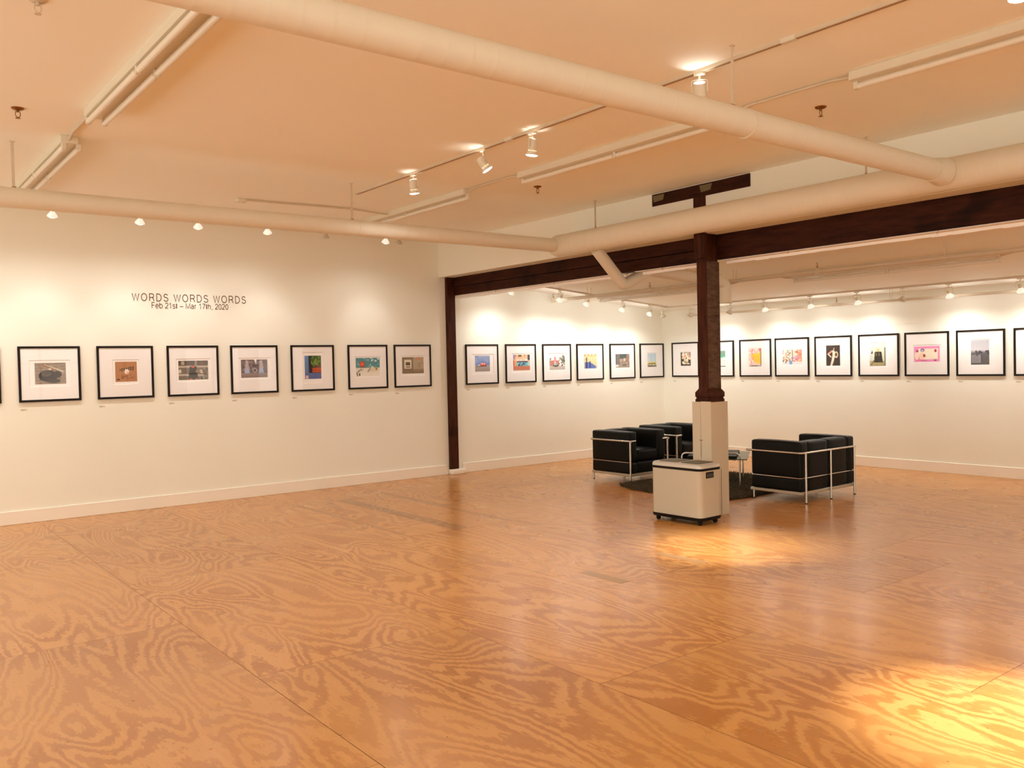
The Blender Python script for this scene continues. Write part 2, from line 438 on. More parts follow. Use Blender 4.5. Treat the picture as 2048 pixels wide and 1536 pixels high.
vs = [mc.bm.verts.new(p) for p in ((7.32, Y_RIGHT, za), (X_FAR, Y_RIGHT, zb), (X_FAR, Y_LEFT, zb), (7.32, Y_LEFT, za),
                                   (7.32, Y_RIGHT, za+.2), (X_FAR, Y_RIGHT, zb+.2), (X_FAR, Y_LEFT, zb+.2), (7.32, Y_LEFT, za+.2))]
for f in ((0, 3, 2, 1), (4, 5, 6, 7), (0, 1, 5, 4), (1, 2, 6, 5), (2, 3, 7, 6), (3, 0, 4, 7)): mc.bm.faces.new([vs[i] for i in f])
struct('ceiling_far', mc, M_ceil)
BH = .145
def baseboard(name, x0, x1, y0, y1): struct(name, MB().box(x0, x1, y0, y1, 0, BH, .004, 1), M_trim)
baseboard('baseboard_left', X_BACK, 7.02, Y_LEFT-.018, Y_LEFT)
baseboard('baseboard_left_beyond_post', 7.28, X_FAR-.018, Y_LEFT-.018, Y_LEFT)
baseboard('baseboard_far', X_FAR-.018, X_FAR, Y_RIGHT, Y_LEFT-.0)
baseboard('baseboard_right', X_BACK, X_FAR, Y_RIGHT, Y_RIGHT+.018)
# ragged painted strip under the beam, behind its face
rg = MB(); rnd = random.Random(5)
y = Y_RIGHT
ys = []
while y < Y_LEFT: ys.append(y); y += rnd.uniform(.05, .16)
ys.append(Y_LEFT)
for a, b in zip(ys[:-1], ys[1:]):
    if a < 5.69 < b: b = 5.69
    if a < 5.86 < b: a = 5.86
    if 5.69 <= a and b <= 5.86: continue
    if a < 7.1 and b > 6.9: continue
    d = .030 if b > 5.8 else .034
    rg.box(7.305, 7.325, a, b, 2.590 - rnd.uniform(0, .008), 2.88)
rg.box(7.20, 7.305, Y_RIGHT, 5.69, 2.614, 2.621).box(7.20, 7.305, 5.86, 6.90, 2.614, 2.621).box(7.20, 7.305, 7.10, Y_LEFT, 2.614, 2.621)
struct('trim_1', rg, mat('strip_paint', (0.93, 0.93, 0.93), .7))

# ------------------------------------------------------------------ dark timbers
def beam(y0, y1, label, split):
    mb = MB()
    if split:
        mb.box(7.17, 7.30, y0, y1, 2.622, 2.743, .004, 1).box(7.165, 7.30, y0, y1, 2.748, 2.88, .004, 1)
    else:
        mb.box(7.17, 7.30, y0, y1, 2.622, 2.88, .005, 1)
    o = mb.build('timber_beam', M_beam); tag(o, label, 'beam')
beam(5.8345, 10.50, 'dark brown double timber beam from the left wall post to the column', True)
beam(Y_RIGHT, 5.7035, 'dark brown timber beam running from the column to the right edge of the photo', False)
# wall post
wp = thing('wall_post', 'dark timber post set against the left wall under the beam end', 'post', (7.12, 10.5, 0))
MB().box(-.075, .065, -.0, .06, .06, 2.88, .004, 1).build('post', M_post, wp)
MB().box(-.085, .165, -.05, .06, 0, .075, .012, 2).build('plinth_block', M_trim, wp)
# column
col = thing('timber_column', 'dark timber column with cream boxed base standing in the middle of the floor', 'column', (7.1, 5.77, 0))
MB().box(-.10, .10, -.066, .064, 1.28, 2.60, .003, 1).build('shaft', M_post, col)
MB().box(-.097, .046, -.0685, -.066, 1.30, 2.60).build('worn_side_board', M_post2, col)
MB().box(.05, .075, -.0685, -.066, 1.30, 2.60).box(.08, .098, -.0685, -.066, 1.30, 2.60).build('side_batten', M_post2, col)
MB().box(-.155, -.10, -.088, .050, 2.628, 2.88, .004, 1).box(-.10, .072, -.072, .066, 2.60, 2.88, .003, 1).build('head_block', M_post, col)
MB().box(-.156, -.150, -.112, .044, 2.88, 3.25).build('stub', M_post, col)
MB().box(-.158, -.150, -.655, .607, 3.248, 3.374, .003, 1).build('bolster', M_beam, col)
for a, b in ((.43, .60), (-.20, -.04)):
    pb = MB(); pb.bm.faces.new([pb.bm.verts.new(p) for p in ((-.1585, b, 3.36), (-.1585, a, 3.36), (-.1585, a+.02, 3.30), (-.1585, b-.02, 3.29))])
    pb.build('plaster_smear', M_galv, col)
def octa(hx, hy, c): return [(-hx+c, -hy), (hx-c, -hy), (hx, -hy+c), (hx, hy-c), (hx-c, hy), (-hx+c, hy), (-hx, hy-c), (-hx, -hy+c)]
cb = MB()
def octring(hx, hy, c, z, bm): return [bm.verts.new((x, y, z)) for x, y in octa(hx, hy, c)]
bmc = bmesh.new(); rings = []
for hx, hy, c, z in ((.125, .108, .025, 1.165), (.125, .108, .025, 1.19), (.118, .101, .025, 1.20), (.118, .101, .025, 1.21), (.128, .112, .03, 1.22), (.128, .112, .03, 1.262), (.103, .072, .02, 1.305)):
    rings.append(octring(hx, hy, c, z, bmc))
for k in range(len(rings)-1):
    for i in range(8): bmc.faces.new((rings[k][i], rings[k][(i+1) % 8], rings[k+1][(i+1) % 8], rings[k+1][i]))
bmc.faces.new(rings[0][::-1]); bmc.faces.new(rings[-1])
cb._merge(bmc); cb.build('collar', M_post, col, smooth=20)
case = MB().box(-.135, .128, -.122, .120, 0, 1.165, .003, 1).box(-.139, -.135, -.121, .008, .002, 1.172).box(-.139, -.135, .013, .119, .002, 1.168)
case.box(-.138, .127, -.125, -.122, .002, .578).box(-.138, .127, -.125, -.122, .581, 1.166)
cs = case.build('base_casing', M_case, col)
MB().box(-.1405, -.139, -.012, .032, .772, .778).box(-.1405, -.139, .0085, .0125, .60, .772).build('joint_line', M_post2, cs)
# small hooks under the beam
hk = None
for hy, lb in ((9.51, 'tiny screw hook under the beam nearest the left wall'), (8.28, 'tiny screw hook under the beam, second from the left wall'),
               (6.46, 'tiny screw hook under the beam just left of the column'), (4.87, 'tiny screw hook under the beam just right of the column'),
               (3.45, 'tiny screw hook under the beam near the right of the photo')):
    if hk is None:
        hk = MB().tube([(0, 0, .02), (0, 0, -.012), (0, .006, -.020), (0, .012, -.014)], .0022, 6).build('screw_hook', M_brass)
        o = hk
    else:
        o = hk.copy(); C.objects.link(o)
    o.location = (7.185, hy, 2.615); tag(o, lb, 'hook', 'screw hooks under the beam')

# ------------------------------------------------------------------ ducts
def ridged(a, b, r, step=.13, bump=.0008):
    a = Vector(a); b = Vector(b); L = (b-a).length; d = (b-a).normalized(); pts, rs = [a], [r]
    s = step*.5
    while s < L-.02:
        for e, rr in ((-.020, r), (-.004, r), (0, r+bump), (.004, r), (.020, r)): pts.append(a + d*(s+e)); rs.append(rr)
        s += step
    pts.append(b); rs.append(r); return pts, rs
ZD = 2.955
def duct(name, a, b, r, label, extra=None):
    p, rs = ridged(a, b, r); mb = MB().tube(p, rs, 32)
    if extra: extra(mb)
    o = mb.build(name, M_duct, smooth=50); tag(o, label, 'duct'); return o
duct('air_duct', (X_BACK, 3.10, ZD), (6.525, 3.10, ZD), .080, 'cream spiral duct crossing the ceiling from upper left to the cross duct',
     lambda mb: mb.cyl((4.17, 3.10, ZD), (4.18, 3.10, ZD), .085, seg=32).cyl((6.38, 3.10, ZD), (6.524, 3.10, ZD), .084, .105, seg=32))
duct('air_duct', (X_BACK, 7.53, ZD-.005), (6.526, 7.53, ZD-.005), .077, 'cream round duct running parallel to the left wall below the ceiling',
     lambda mb: mb.cyl((4.02, 7.53, ZD-.005), (4.03, 7.53, ZD-.005), .081, seg=32))
duct('air_duct', (6.65, Y_RIGHT, ZD), (6.65, 7.45, ZD), .123, 'thick cream duct hanging in front of the timber beam',
     lambda mb: mb.tube([(6.65, 7.44, ZD), (6.65, 7.58, ZD), (6.65, 7.66, ZD)], [.123, .126, .095], 32))
br = fillet([(6.70, 7.0, 2.855), (7.12, 7.0, 2.470), (7.52, 7.0, 2.645)], .05, 4)
o = MB().tube(br, .066, 24).tube(fillet([(7.44, 7.0, 2.62), (7.54, 7.0, 2.665), (8.70, 6.80, 2.55), (8.70, 6.80, 2.31)], .10, 6), .071, 24).cyl((8.70, 6.80, 2.31), (8.70, 6.80, 2.292), .083, seg=24).build('branch_duct', M_duct, smooth=50)
tag(o, 'bent cream branch duct dipping under the beam into the far room', 'duct')
hroot = None
for hx, hy, zt, lb in ((1.11, 7.53, ZD+.07, 'cream flat hanger strap holding the left duct near the left edge'),
                   (3.97, 7.53, ZD+.07, 'cream flat hanger strap holding the left duct near its middle'),
                   (4.06, 3.10, ZD+.080, 'cream hanger strap holding the upper duct beside the ceiling track'),
                   (6.65, 6.95, ZD+.121, 'thin cream hanger strap at the left end of the cross duct'),
                   (6.65, 3.77, ZD+.121, 'short cream hanger strap where the two ducts meet')):
    t = thing('duct_hanger', lb, 'hanger', (hx, hy, Z_CEIL), 0, 'duct hanger straps')
    MB().box(-.010, .010, -.003, .003, zt-Z_CEIL-.01, 0).build('strap', M_conduit, t)
    MB().box(-.018, .018, -.010, .010, -.006, 0).build('ceiling_clip', M_conduit, t)
    MB().cyl((-.012, 0, zt-Z_CEIL+.008), (.018, 0, zt-Z_CEIL+.008), .004, seg=8).build('bolt', M_brass, t)

# ------------------------------------------------------------------ ceiling tracks
def track(name, a, b, label, zoff=0.0):
    a = Vector(a); b = Vector(b); L = (b-a).length; d = (b-a).normalized()
    t = thing(name, label, 'lighting track')
    side = d.cross(Vector((0, 0, 1))).normalized(); upv = side.cross(d).normalized()
    if upv.z < 0: upv = -upv
    def bar(w, z0, z1, s0=0, s1=None):
        s1 = L if s1 is None else s1
        bm = bmesh.new(); vs = []
        for s in (s0, s1):
            for wv, zv in ((-w, z0), (w, z0), (w, z1), (-w, z1)): vs.append(bm.verts.new(a + d*s + side*wv + upv*zv))
        for f in ((0, 1, 2, 3), (7, 6, 5, 4), (0, 4, 5, 1), (1, 5, 6, 2), (2, 6, 7, 3), (3, 7, 4, 0)): bm.faces.new([vs[i] for i in f])
        return bm
    m1 = MB(); m1._merge(bar(.018, -.020, 0)); m1.build('rail', M_conduit, t)
    m2 = MB(); m2._merge(bar(.0045, -.0212, -.019, .03, L-.03)); m2.build('slot', M_slot, t)
    return t, a, d, bar
tm, ta, td, tbar = track('ceiling_track', (4.235, 7.92, Z_CEIL), (4.235, Y_RIGHT+.3, Z_CEIL), 'thin cream lighting track crossing the main ceiling above the ducts')
for yy in (5.38, 2.845):
    m = MB(); m._merge(tbar(.020, -.024, 0, 7.92-yy-.045, 7.92-yy+.045)); m.build('connector', M_fixture, tm)
track('ceiling_track', (X_BACK+.4, 9.72, Z_CEIL), (6.2, 9.72, Z_CEIL), 'cream lighting track along the left wall behind the duct')
n_ = Vector((SL, 0, 1)).normalized()
tl = lambda x, y, o=0.0: (x, y, zfar(x)-o)
track('ceiling_track', tl(7.45, 10.0), tl(11.24, 10.0), 'cream lighting track along the left wall of the far room')
track('ceiling_track', tl(11.24, 10.0), tl(11.24, Y_RIGHT+.2), 'cream lighting track along the far wall')

# ------------------------------------------------------------------ track spotlights
def aimrot(v):
    v = Vector(v).normalized(); return Vector((0, 0, -1)).rotation_difference(v).to_euler()
HEAD = {}
def head_meshes():
    ad = MB().box(-.016, .016, -.035, .035, -.034, -.018, .003, 1).cyl((0, 0, -.034), (0, 0, -.062), .008, seg=10)
    HEAD['adapter'] = ad
def spot_head(loc, aim, label, group, power, lit=True, style='can', size=54, blend=.85, leak=0.0, dim=False, spill=0.0):
    root = thing('track_spotlight', label, 'spotlight', loc, 0, group)
    MB().box(-.016, .016, -.035, .035, -.034, -.016, .003, 1).cyl((0, 0, -.034), (0, 0, -.058), .008, seg=10).build('track_adapter', M_fixture, root)
    aim = Vector(aim).normalized()
    e = aimrot(aim); R = e.to_matrix()
    yaw = math.atan2(aim.y, aim.x) if math.hypot(aim.x, aim.y) > .05 else 0.6
    w = .047 if style == 'can' else .052
    piv = -.135
    MB().tube(fillet([(0, -w, piv), (0, -w, -.06), (0, w, -.06), (0, w, piv)], .02, 4), .0042, 8).build('yoke', M_fixture, root, rot=(0, 0, yaw))
    pv = Vector((0, 0, piv))
    if style == 'can':
        MB().lathe([(.034, .058), (.036, .056), (.036, -.022), (.0335, -.022), (.0335, .054), (.034, .058)], 20).build('housing', M_fixture, root, loc=pv, rot=e)
        bl = MB().lathe([(.020, -.005), (.026, -.022), (.040, -.040), (.047, -.050), (.047, -.056), (.0445, -.0565)], 24).build('bulb', M_fixture, root, loc=pv, rot=e)
        z0 = -.056; lr = .045
    else:
        MB().lathe([(.006, .050), (.019, .048), (.020, .004), (.016, 0)], 16).build('socket', M_fixture, root, loc=pv, rot=e)
        bl = MB().lathe([(.014, .002), (.022, -.010), (.044, -.040), (.050, -.050), (.050, -.056), (.047, -.058)], 24).build('bulb', M_bulb_lit if lit else M_reflector, root, loc=pv, rot=e)
        z0 = -.057; lr = .0475
    MB().lathe([(lr, z0), (lr*.8, z0-.005), (lr*.4, z0-.008), (.0005, z0-.009)], 24).build('lens', (M_lens if not dim else M_lens_dim) if lit else M_lensoff, bl)
    if lit and power > 0:
        ld = bpy.data.lights.new('bulb_light', 'SPOT'); ld.energy = power; ld.color = LAMP_COL; ld.spot_size = math.radians(size); ld.spot_blend = blend
        ld.shadow_soft_size = .035
        lo = bpy.data.objects.new('bulb_light', ld); C.objects.link(lo); lo.parent = root
        lo.location = pv + R @ Vector((0, 0, z0-.016)); lo.rotation_euler = e
        if spill > 0:
            ls = bpy.data.lights.new('bulb_spill', 'SPOT'); ls.energy = spill; ls.color = LAMP_COL; ls.spot_size = math.radians(158); ls.spot_blend = .6
            ls.shadow_soft_size = .04
            l3 = bpy.data.objects.new('bulb_spill', ls); C.objects.link(l3); l3.parent = root
            l3.location = pv + R @ Vector((0, 0, z0-.02))
            if dim:      # the frosted bulb glass also glows to all sides
                lg_ = bpy.data.lights.new('bulb_glow', 'POINT'); lg_.energy = 3.6; lg_.color = LAMP_COL; lg_.shadow_soft_size = .04
                l4 = bpy.data.objects.new('bulb_glow', lg_); C.objects.link(l4); l4.parent = root
                l4.location = pv + R @ Vector((0, 0, z0-.02))
        if leak > 0:
            lp = bpy.data.lights.new('bulb_leak', 'POINT'); lp.energy = leak; lp.color = LAMP_COL; lp.shadow_soft_size = .01
            l2 = bpy.data.objects.new('bulb_leak', lp); C.objects.link(l2); l2.parent = root; l2.location = pv + R @ Vector((0, 0, .02))
    return root
G1 = 'track spotlights on the main ceiling'
main_heads = [((4.235, 6.82), (.15, .05, -1), 'white track spotlight lit, nearest the left end of the ceiling track', P_DOWN*.25, 70, .45),
              ((4.235, 5.73), (1.75, -1.10, -3.15), 'white track spotlight tilted to the right, middle of three left of the big duct', P_DOWN*9, 26, .6),
              ((4.235, 5.10), (-.05, .15, -1), 'white track spotlight pointing straight down just left of the big duct', P_DOWN*.3, 70, .5),
              ((4.235, 3.48), (1.62, 1.22, -3.2), 'white track spotlight partly hidden above the big duct', P_DOWN*7, 26, 1.1),
              ((4.235, 1.66), (-.25, -.1, -3.15), 'bright spotlight bulb cut off by the top right corner', P_DOWN*15, 31, 1.5)]
for (hx, hy), aim, lb, pw, sz, lk in main_heads:
    spot_head((hx, hy, Z_CEIL-.002), aim, lb, G1, pw, True, 'can', sz, 1.0, lk, spill=SP_MAIN)
G2 = 'track spotlights along the left wall'
WZ = 1.62
for hx, dx, lit, lb in ((-1.6, 0, 1, 'track spotlight on the left wall track, well off the left edge'), (-.55, 0, 1, 'track spotlight on the left wall track, off the left edge'),
                        (.45, .2, 1, 'track spotlight on the left wall track, just off the left edge'), (1.0, 0, 1, 'track spotlight on the left wall track over the picture cut by the left edge'),
                    (1.77, .0, 1, 'lit track spotlight below the duct, leftmost visible over the left wall'),
                    (2.61, .0, 1, 'lit track spotlight below the duct, above the left end of the lettering'),
                    (3.22, .25, 1, 'lit track spotlight below the duct, above the middle of the lettering'),
                    (4.02, .4, 1, 'lit track spotlight below the duct, right of the lettering'),
                    (4.76, 0, 0, 'unlit track spotlight just peeking below the left duct'),
                    (5.60, .2, 1, 'lit track spotlight below the duct, above the red and blue beach picture'),
                    (5.79, 0, 0, 'unlit track spotlight at the right end of the left wall track')):
    spot_head((hx, 9.72, Z_CEIL-.002), (dx, .80 if lit else .2, -1.55), lb, G2, P_WALL, bool(lit), 'par', 62, 1.0, 0, spill=SP_WALL)
G3 = 'track spotlights on the left wall of the far room'
for hx, dx, lit, lb in ((7.86, -.1, 1, 'track spotlight of the far room half hidden behind the beam'),
                    (8.80, -.1, 1, 'track spotlight of the far room crossed by the sprinkler pipe end'),
                    (9.36, -.1, 1, 'track spotlight above the pink tower picture in the far room'),
                    (10.15, -.1, 1, 'track spotlight above the yellow facade picture'),
                    (10.80, -.1, 1, 'track spotlight over the last pictures before the far corner'),
                    (11.10, 0, 0, 'unlit track spotlight in the far corner of the room')):
    spot_head((hx, 10.0, zfar(hx)-.004), (dx, .53, -.76) if lit else (.1, -.2, -1), lb, G3, P_FAR, bool(lit), 'par', 60, .95, 0, dim=True, spill=SP_FAR)
G4 = 'track spotlights along the far wall'
for hy, dy, lit, lb in ((9.50, 0, 0, 'unlit track spotlight tilted away just left of the column'),
                    (8.70, 0, 0, 'unlit track spotlight just right of the column'),
                    (9.10, 0, 1, 'track spotlight hidden behind the column'),
                    (8.06, 0, 1, 'lit track spotlight above the yellow poster picture'),
                    (7.27, 0, 1, 'lit track spotlight above the colourful collage picture'),
                    (6.53, 0, 1, 'lit track spotlight above the dancer picture'),
                    (5.87, 0, 0, 'unlit track spotlight above the dark coat picture'),
                    (5.27, 0, 1, 'lit track spotlight above the pink picture'),
                    (4.42, 0, 1, 'lit track spotlight above the grey misty picture near the right edge'),
                    (3.5, 0, 1, 'track spotlight on the far wall track off the right edge'),
                    (2.5, 0, 1, 'track spotlight on the far wall track farther off the right edge'),
                    (1.4, 0, 1, 'track spotlight on the far wall track well off the right edge')):
    spot_head((11.24, hy, zfar(11.24)-.004), (.50, dy, -.76) if lit else (-.45, .1, -1), lb, G4, P_FAR, bool(lit), 'par', 60, .95, 0, dim=True, spill=SP_FAR)
G5 = 'track spotlights on the ceiling behind the camera'
track('ceiling_track', (-.9, Y_LEFT-1.2, Z_CEIL), (-.9, Y_RIGHT+.4, Z_CEIL), 'lighting track crossing the ceiling behind the camera')
for k, hy in enumerate((8.4, 6.0, 3.6, 1.2, -1.2, -3.0)):  # unseen heads, added to raise the ambient light
    spot_head((-.9, hy, Z_CEIL-.002), (-.3, 0, -1), 'track spotlight behind the camera, number %s from the left wall' % ('one', 'two', 'three', 'four', 'five', 'six')[k], G5, 30, True, 'can', 60, 1.0, 0, spill=P_BACK)
for k, hy in enumerate((-.4, -2.4)):  # two more out-of-view heads added as ambient fill
    spot_head((4.235, hy, Z_CEIL-.002), (.2, -.2, -1), 'track spotlight on the main ceiling track off the right edge, %s' % ('nearer', 'farther')[k], G1, 30, True, 'can', 60, 1.0, 0, spill=P_BACK)

# ------------------------------------------------------------------ fluorescent battens, conduits
def batten(loc, L, tubes, label, along_y=True, slope=0.0, tag_group='unlit fluorescent battens', low=0.0):
    """loc = centre at the ceiling; runs along y"""
    t = thing('fluorescent_batten', label, 'light fixture', loc, 0, tag_group)
    t.rotation_euler = (0, slope, 0)
    w = .062 if tubes == 2 else .036
    h = .058
    MB().box(-w, w, -L/2, L/2, -h, 0, .004, 1).build('housing', M_fixture, t)
    xs = (-.042, .042) if tubes == 2 else (.030,)
    if tubes == 2: xs = (-.038, .062)
    for x in xs:
        for s in (-1, 1):
            y0, y1 = (.02, L/2-.03) if s > 0 else (-L/2+.03, -.02)
            MB().cyl((x, y0, -h-.026), (x, y1, -h-.026), .0185, seg=14).build('tube', M_tube, t)
        for y in (-L/2+.018, 0, L/2-.018): MB().box(x-.016, x+.016, y-.016, y+.016, -h-.045, -h+.002, .003, 1).build('lampholder', M_fixture, t)
    return t
batten((1.43, 5.13, Z_CEIL), 2.46, 2, 'unlit twin tube fluorescent batten at the upper left of the ceiling')
batten((1.43, 8.33, Z_CEIL), 2.40, 2, 'unlit twin tube fluorescent batten near the left edge, ending above the left duct')
batten((5.08, 8.40, Z_CEIL), 2.44, 1, 'unlit single tube fluorescent batten nearest the left wall on the main ceiling')
batten((5.08, 5.09, Z_CEIL), 2.44, 1, 'unlit single tube fluorescent batten crossed by the big duct')
batten((5.08, 1.75, Z_CEIL), 2.44, 1, 'unlit single tube fluorescent batten at the upper right of the ceiling')
def fixz(x): return zfar(x) - .07
batten((9.50, 8.66, zfar(9.5)-.03), 2.46, 1, 'unlit single tube batten in the far room, left of the column', slope=math.atan(SL))
batten((9.50, 5.15, zfar(9.5)-.03), 2.46, 1, 'unlit single tube batten in the far room, right of the column', slope=math.atan(SL))
for xx, yy in ((9.5, 8.66), (9.5, 5.15)):
    pass
def pipe(name, pts, r, label, cat='conduit', fil=.06, group=None, m=None, seg=10):
    o = MB().tube(fillet(pts, fil, 5) if len(pts) > 2 else pts, r, seg).build(name, m or M_conduit); return tag(o, label, cat, group)
zc = Z_CEIL-.012
pipe('conduit', [(1.40, 6.34, Z_CEIL-.03), (1.42, 6.55, zc), (1.42, 6.95, zc), (1.43, 7.15, Z_CEIL-.03)], .011, 'short cream conduit joining the two left battens', fil=.05)
pipe('conduit', [(3.42, 8.80, zc), (4.60, 8.70, zc), (5.04, 8.70, zc-.02)], .010, 'thin cream conduit from the junction box to the middle batten', fil=.1)
pipe('conduit', [(5.08, 7.19, Z_CEIL-.03), (5.08, 7.05, zc), (5.08, 6.45, zc), (5.08, 6.30, Z_CEIL-.03)], .010, 'thin cream conduit between the battens left of the big duct', fil=.04)
pipe('conduit', [(5.08, 3.88, Z_CEIL-.03), (5.08, 3.72, zc), (5.08, 3.14, zc), (5.08, 2.96, Z_CEIL-.03)], .010, 'thin cream conduit between the battens right of the big duct', fil=.04)
zq = zfar(9.5)-.02
pipe('conduit', [(9.5, 7.44, zq-.05), (9.5, 7.30, zq-.045), (9.5, 7.12, zq-.01), (9.5, 6.60, zq-.01), (9.5, 6.48, zq-.045), (9.5, 6.37, zq-.05)], .011, 'thin cream conduit joining the two battens of the far room', fil=.05)
pipe('conduit', [(9.5, 3.93, zq-.05), (9.5, 3.75, zq-.02), (9.5, 1.5, zq-.01)], .011, 'thin cream conduit leaving the far room batten toward the right edge', fil=.05)
jb = thing('junction_box', 'small cream junction box on the ceiling left of the middle batten', 'junction box', (3.38, 8.83, Z_CEIL))
MB().box(-.05, .05, -.03, .03, -.035, 0, .003, 1).build('box', M_fixture, jb)
MB().cyl((.02, 0, -.035), (.02, 0, -.038), .004, seg=8).build('screw', M_brass, jb)

# ------------------------------------------------------------------ sprinkler pipes and heads
def sprinkler_parts(root, m, up=False, s=1.0):
    k = 1 if up else -1
    if not up: MB().lathe([(.040, 0), (.040, -.004), (.030, -.012), (.012, -.014), (.012, 0)], 20).build('escutcheon', m, root)
    MB().cyl((0, 0, 0), (0, 0, k*.028*s), .009*s, seg=10).build('body', m, root)
    MB().tube(fillet([(-.012*s, 0, k*.022*s), (-.016*s, 0, k*.050*s), (0, 0, k*.066*s), (.016*s, 0, k*.050*s), (.012*s, 0, k*.022*s)], .01, 3), .0028*s, 6).build('yoke_arms', m, root)
    MB().cyl((0, 0, k*.066*s), (0, 0, k*.069*s), .016*s, seg=12).build('deflector', m, root)
for x, y, lb, m in ((1.01, 6.58, 'brass pendant sprinkler near the left edge of the ceiling', M_brass), (5.58, 3.50, 'brass pendant sprinkler right of the big duct', M_brass),
                 (5.62, 6.70, 'brass pendant sprinkler below the middle batten', M_brass), (5.63, 9.55, 'brass pendant sprinkler mostly hidden by the left duct', M_brass),
                 (.81, 4.63, 'white painted sprinkler at the top left of the ceiling', M_conduit)):
    t = thing('sprinkler', lb, 'sprinkler', (x, y, Z_CEIL), 0, 'pendant sprinklers'); sprinkler_parts(t, m)
XA, ZA = 8.94, 2.583
XB, ZB = 11.42, 2.352
pa = thing('sprinkler_pipe', 'long cream sprinkler pipe hung across the far room behind the column', 'pipe', (XA, 10.30, ZA))
MB().cyl((0, 0, 0), (0, Y_RIGHT-10.30, 0), .025, seg=16).build('pipe', M_conduit, pa)
MB().cyl((0, .03, -.03), (0, .03, .04), .028, seg=14).cyl((0, 8.28-10.3, -.035), (0, 8.28-10.3, .04), .030, seg=14).cyl((0, 5.68-10.3, -.035), (0, 5.68-10.3, .04), .030, seg=14).cyl((0, 8.20-10.3, 0), (0, 8.36-10.3, 0), .031, seg=14).cyl((0, 5.60-10.3, 0), (0, 5.76-10.3, 0), .031, seg=14).build('fitting', M_conduit, pa)
pb_ = thing('sprinkler_pipe', 'thin cream sprinkler pipe hung close to the far wall', 'pipe', (XB, 9.60, ZB))
MB().cyl((0, 0, 0), (0, Y_RIGHT-9.6, 0), .018, seg=14).build('pipe', M_conduit, pb_)
MB().cyl((0, .02, -.02), (0, .02, .035), .022, seg=12).cyl((0, 6.95-9.6, -.02), (0, 6.95-9.6, .035), .022, seg=12).cyl((0, 6.88-9.6, 0), (0, 7.02-9.6, 0), .023, seg=12).build('fitting', M_conduit, pb_)
for x, y, z, lb in ((XA, 10.33, ZA+.04, 'upright brass sprinkler at the end of the far room pipe'), (XA, 8.28, ZA+.04, 'upright brass sprinkler on the pipe right of the branch duct'),
                 (XA, 5.68, ZA+.04, 'upright brass sprinkler on the pipe right of the column'), (XB, 9.62, ZB+.035, 'upright brass sprinkler just left of the column near the far wall'),
                 (XB, 6.95, ZB+.035, 'upright brass sprinkler on the pipe close to the far wall')):
    t = thing('sprinkler', lb, 'sprinkler', (x, y, z), 0, 'upright sprinklers in the far room'); sprinkler_parts(t, M_brass, True, .9)
for x, y, zp, lb in ((XA, 9.51, ZA, 'thin wire hanger near the left end of the far room pipe'), (XA, 6.84, ZA, 'thin wire hanger above the duct outlet'),
                     (XA, 4.21, ZA, 'thin wire hanger on the far room pipe near the right'), (XB-.02, 6.12, ZB, 'thin wire hanger on the pipe close to the far wall')):
    dz = zp-.02 - zfar(x)
    o = MB().tube(fillet([(-.035, 0, .002), (-.024, 0, dz+.02), (0, 0, dz-.004), (.024, 0, dz+.02), (.035, 0, -.004)], .02, 4), .0028, 6).build('pipe_hanger', M_conduit, loc=(x, y, zfar(x)))
    tag(o, lb, 'hanger', 'wire pipe hangers')

# ------------------------------------------------------------------ print painter
class Canvas:
    def __init__(s, w, h, c):
        s.w, s.h = w, h; s.a = np.zeros((h, w, 3)); s.a[:] = c
        yy, xx = np.mgrid[0:h, 0:w]; s.x = (xx+.5)/w; s.y = (yy+.5)/h; s.rng = np.random.RandomState(int(sum(c))+w*7+h)
    def put(s, mask, c): s.a[mask] = c
    def rect(s, x0, y0, x1, y1, c): s.put((s.x >= x0) & (s.x <= x1) & (s.y >= y0) & (s.y <= y1), c); return s
    def ell(s, cx, cy, rx, ry, c): s.put(((s.x-cx)/rx)**2 + ((s.y-cy)/ry)**2 <= 1, c); return s
    def grad(s, y0, y1, c0, c1, x0=0, x1=1):
        m = (s.y >= y0) & (s.y <= y1) & (s.x >= x0) & (s.x <= x1); t = ((s.y-y0)/(y1-y0))[..., None]
        col = np.array(c0)*(1-t) + np.array(c1)*t; s.a[m] = col[m]; return s
    def poly(s, pts, c):
        ins = np.zeros(s.x.shape, bool); n = len(pts)
        for i in range(n):
            (xa, ya), (xb, yb) = pts[i], pts[(i+1) % n]
            if ya == yb: continue
            cnd = ((ya > s.y) != (yb > s.y)) & (s.x < (xb-xa)*(s.y-ya)/(yb-ya)+xa); ins ^= cnd
        s.put(ins, c); return s
    def line(s, x0, y0, x1, y1, w, c):
        dx, dy = x1-x0, y1-y0; t = np.clip(((s.x-x0)*dx+(s.y-y0)*dy)/(dx*dx+dy*dy), 0, 1)
        s.put(np.hypot(s.x-x0-t*dx, s.y-y0-t*dy) <= w, c); return s
    def blobs(s, n, cols, x0=0, y0=0, x1=1, y1=1, r=(.02, .06)):
        for _ in range(n):
            c = cols[s.rng.randint(len(cols))]
            s.ell(s.rng.uniform(x0, x1), s.rng.uniform(y0, y1), s.rng.uniform(*r), s.rng.uniform(*r), c)
        return s
    def noise(s, k): s.a = np.clip(s.a + s.rng.normal(0, k, s.a.shape[:2])[..., None], 0, 255); return s

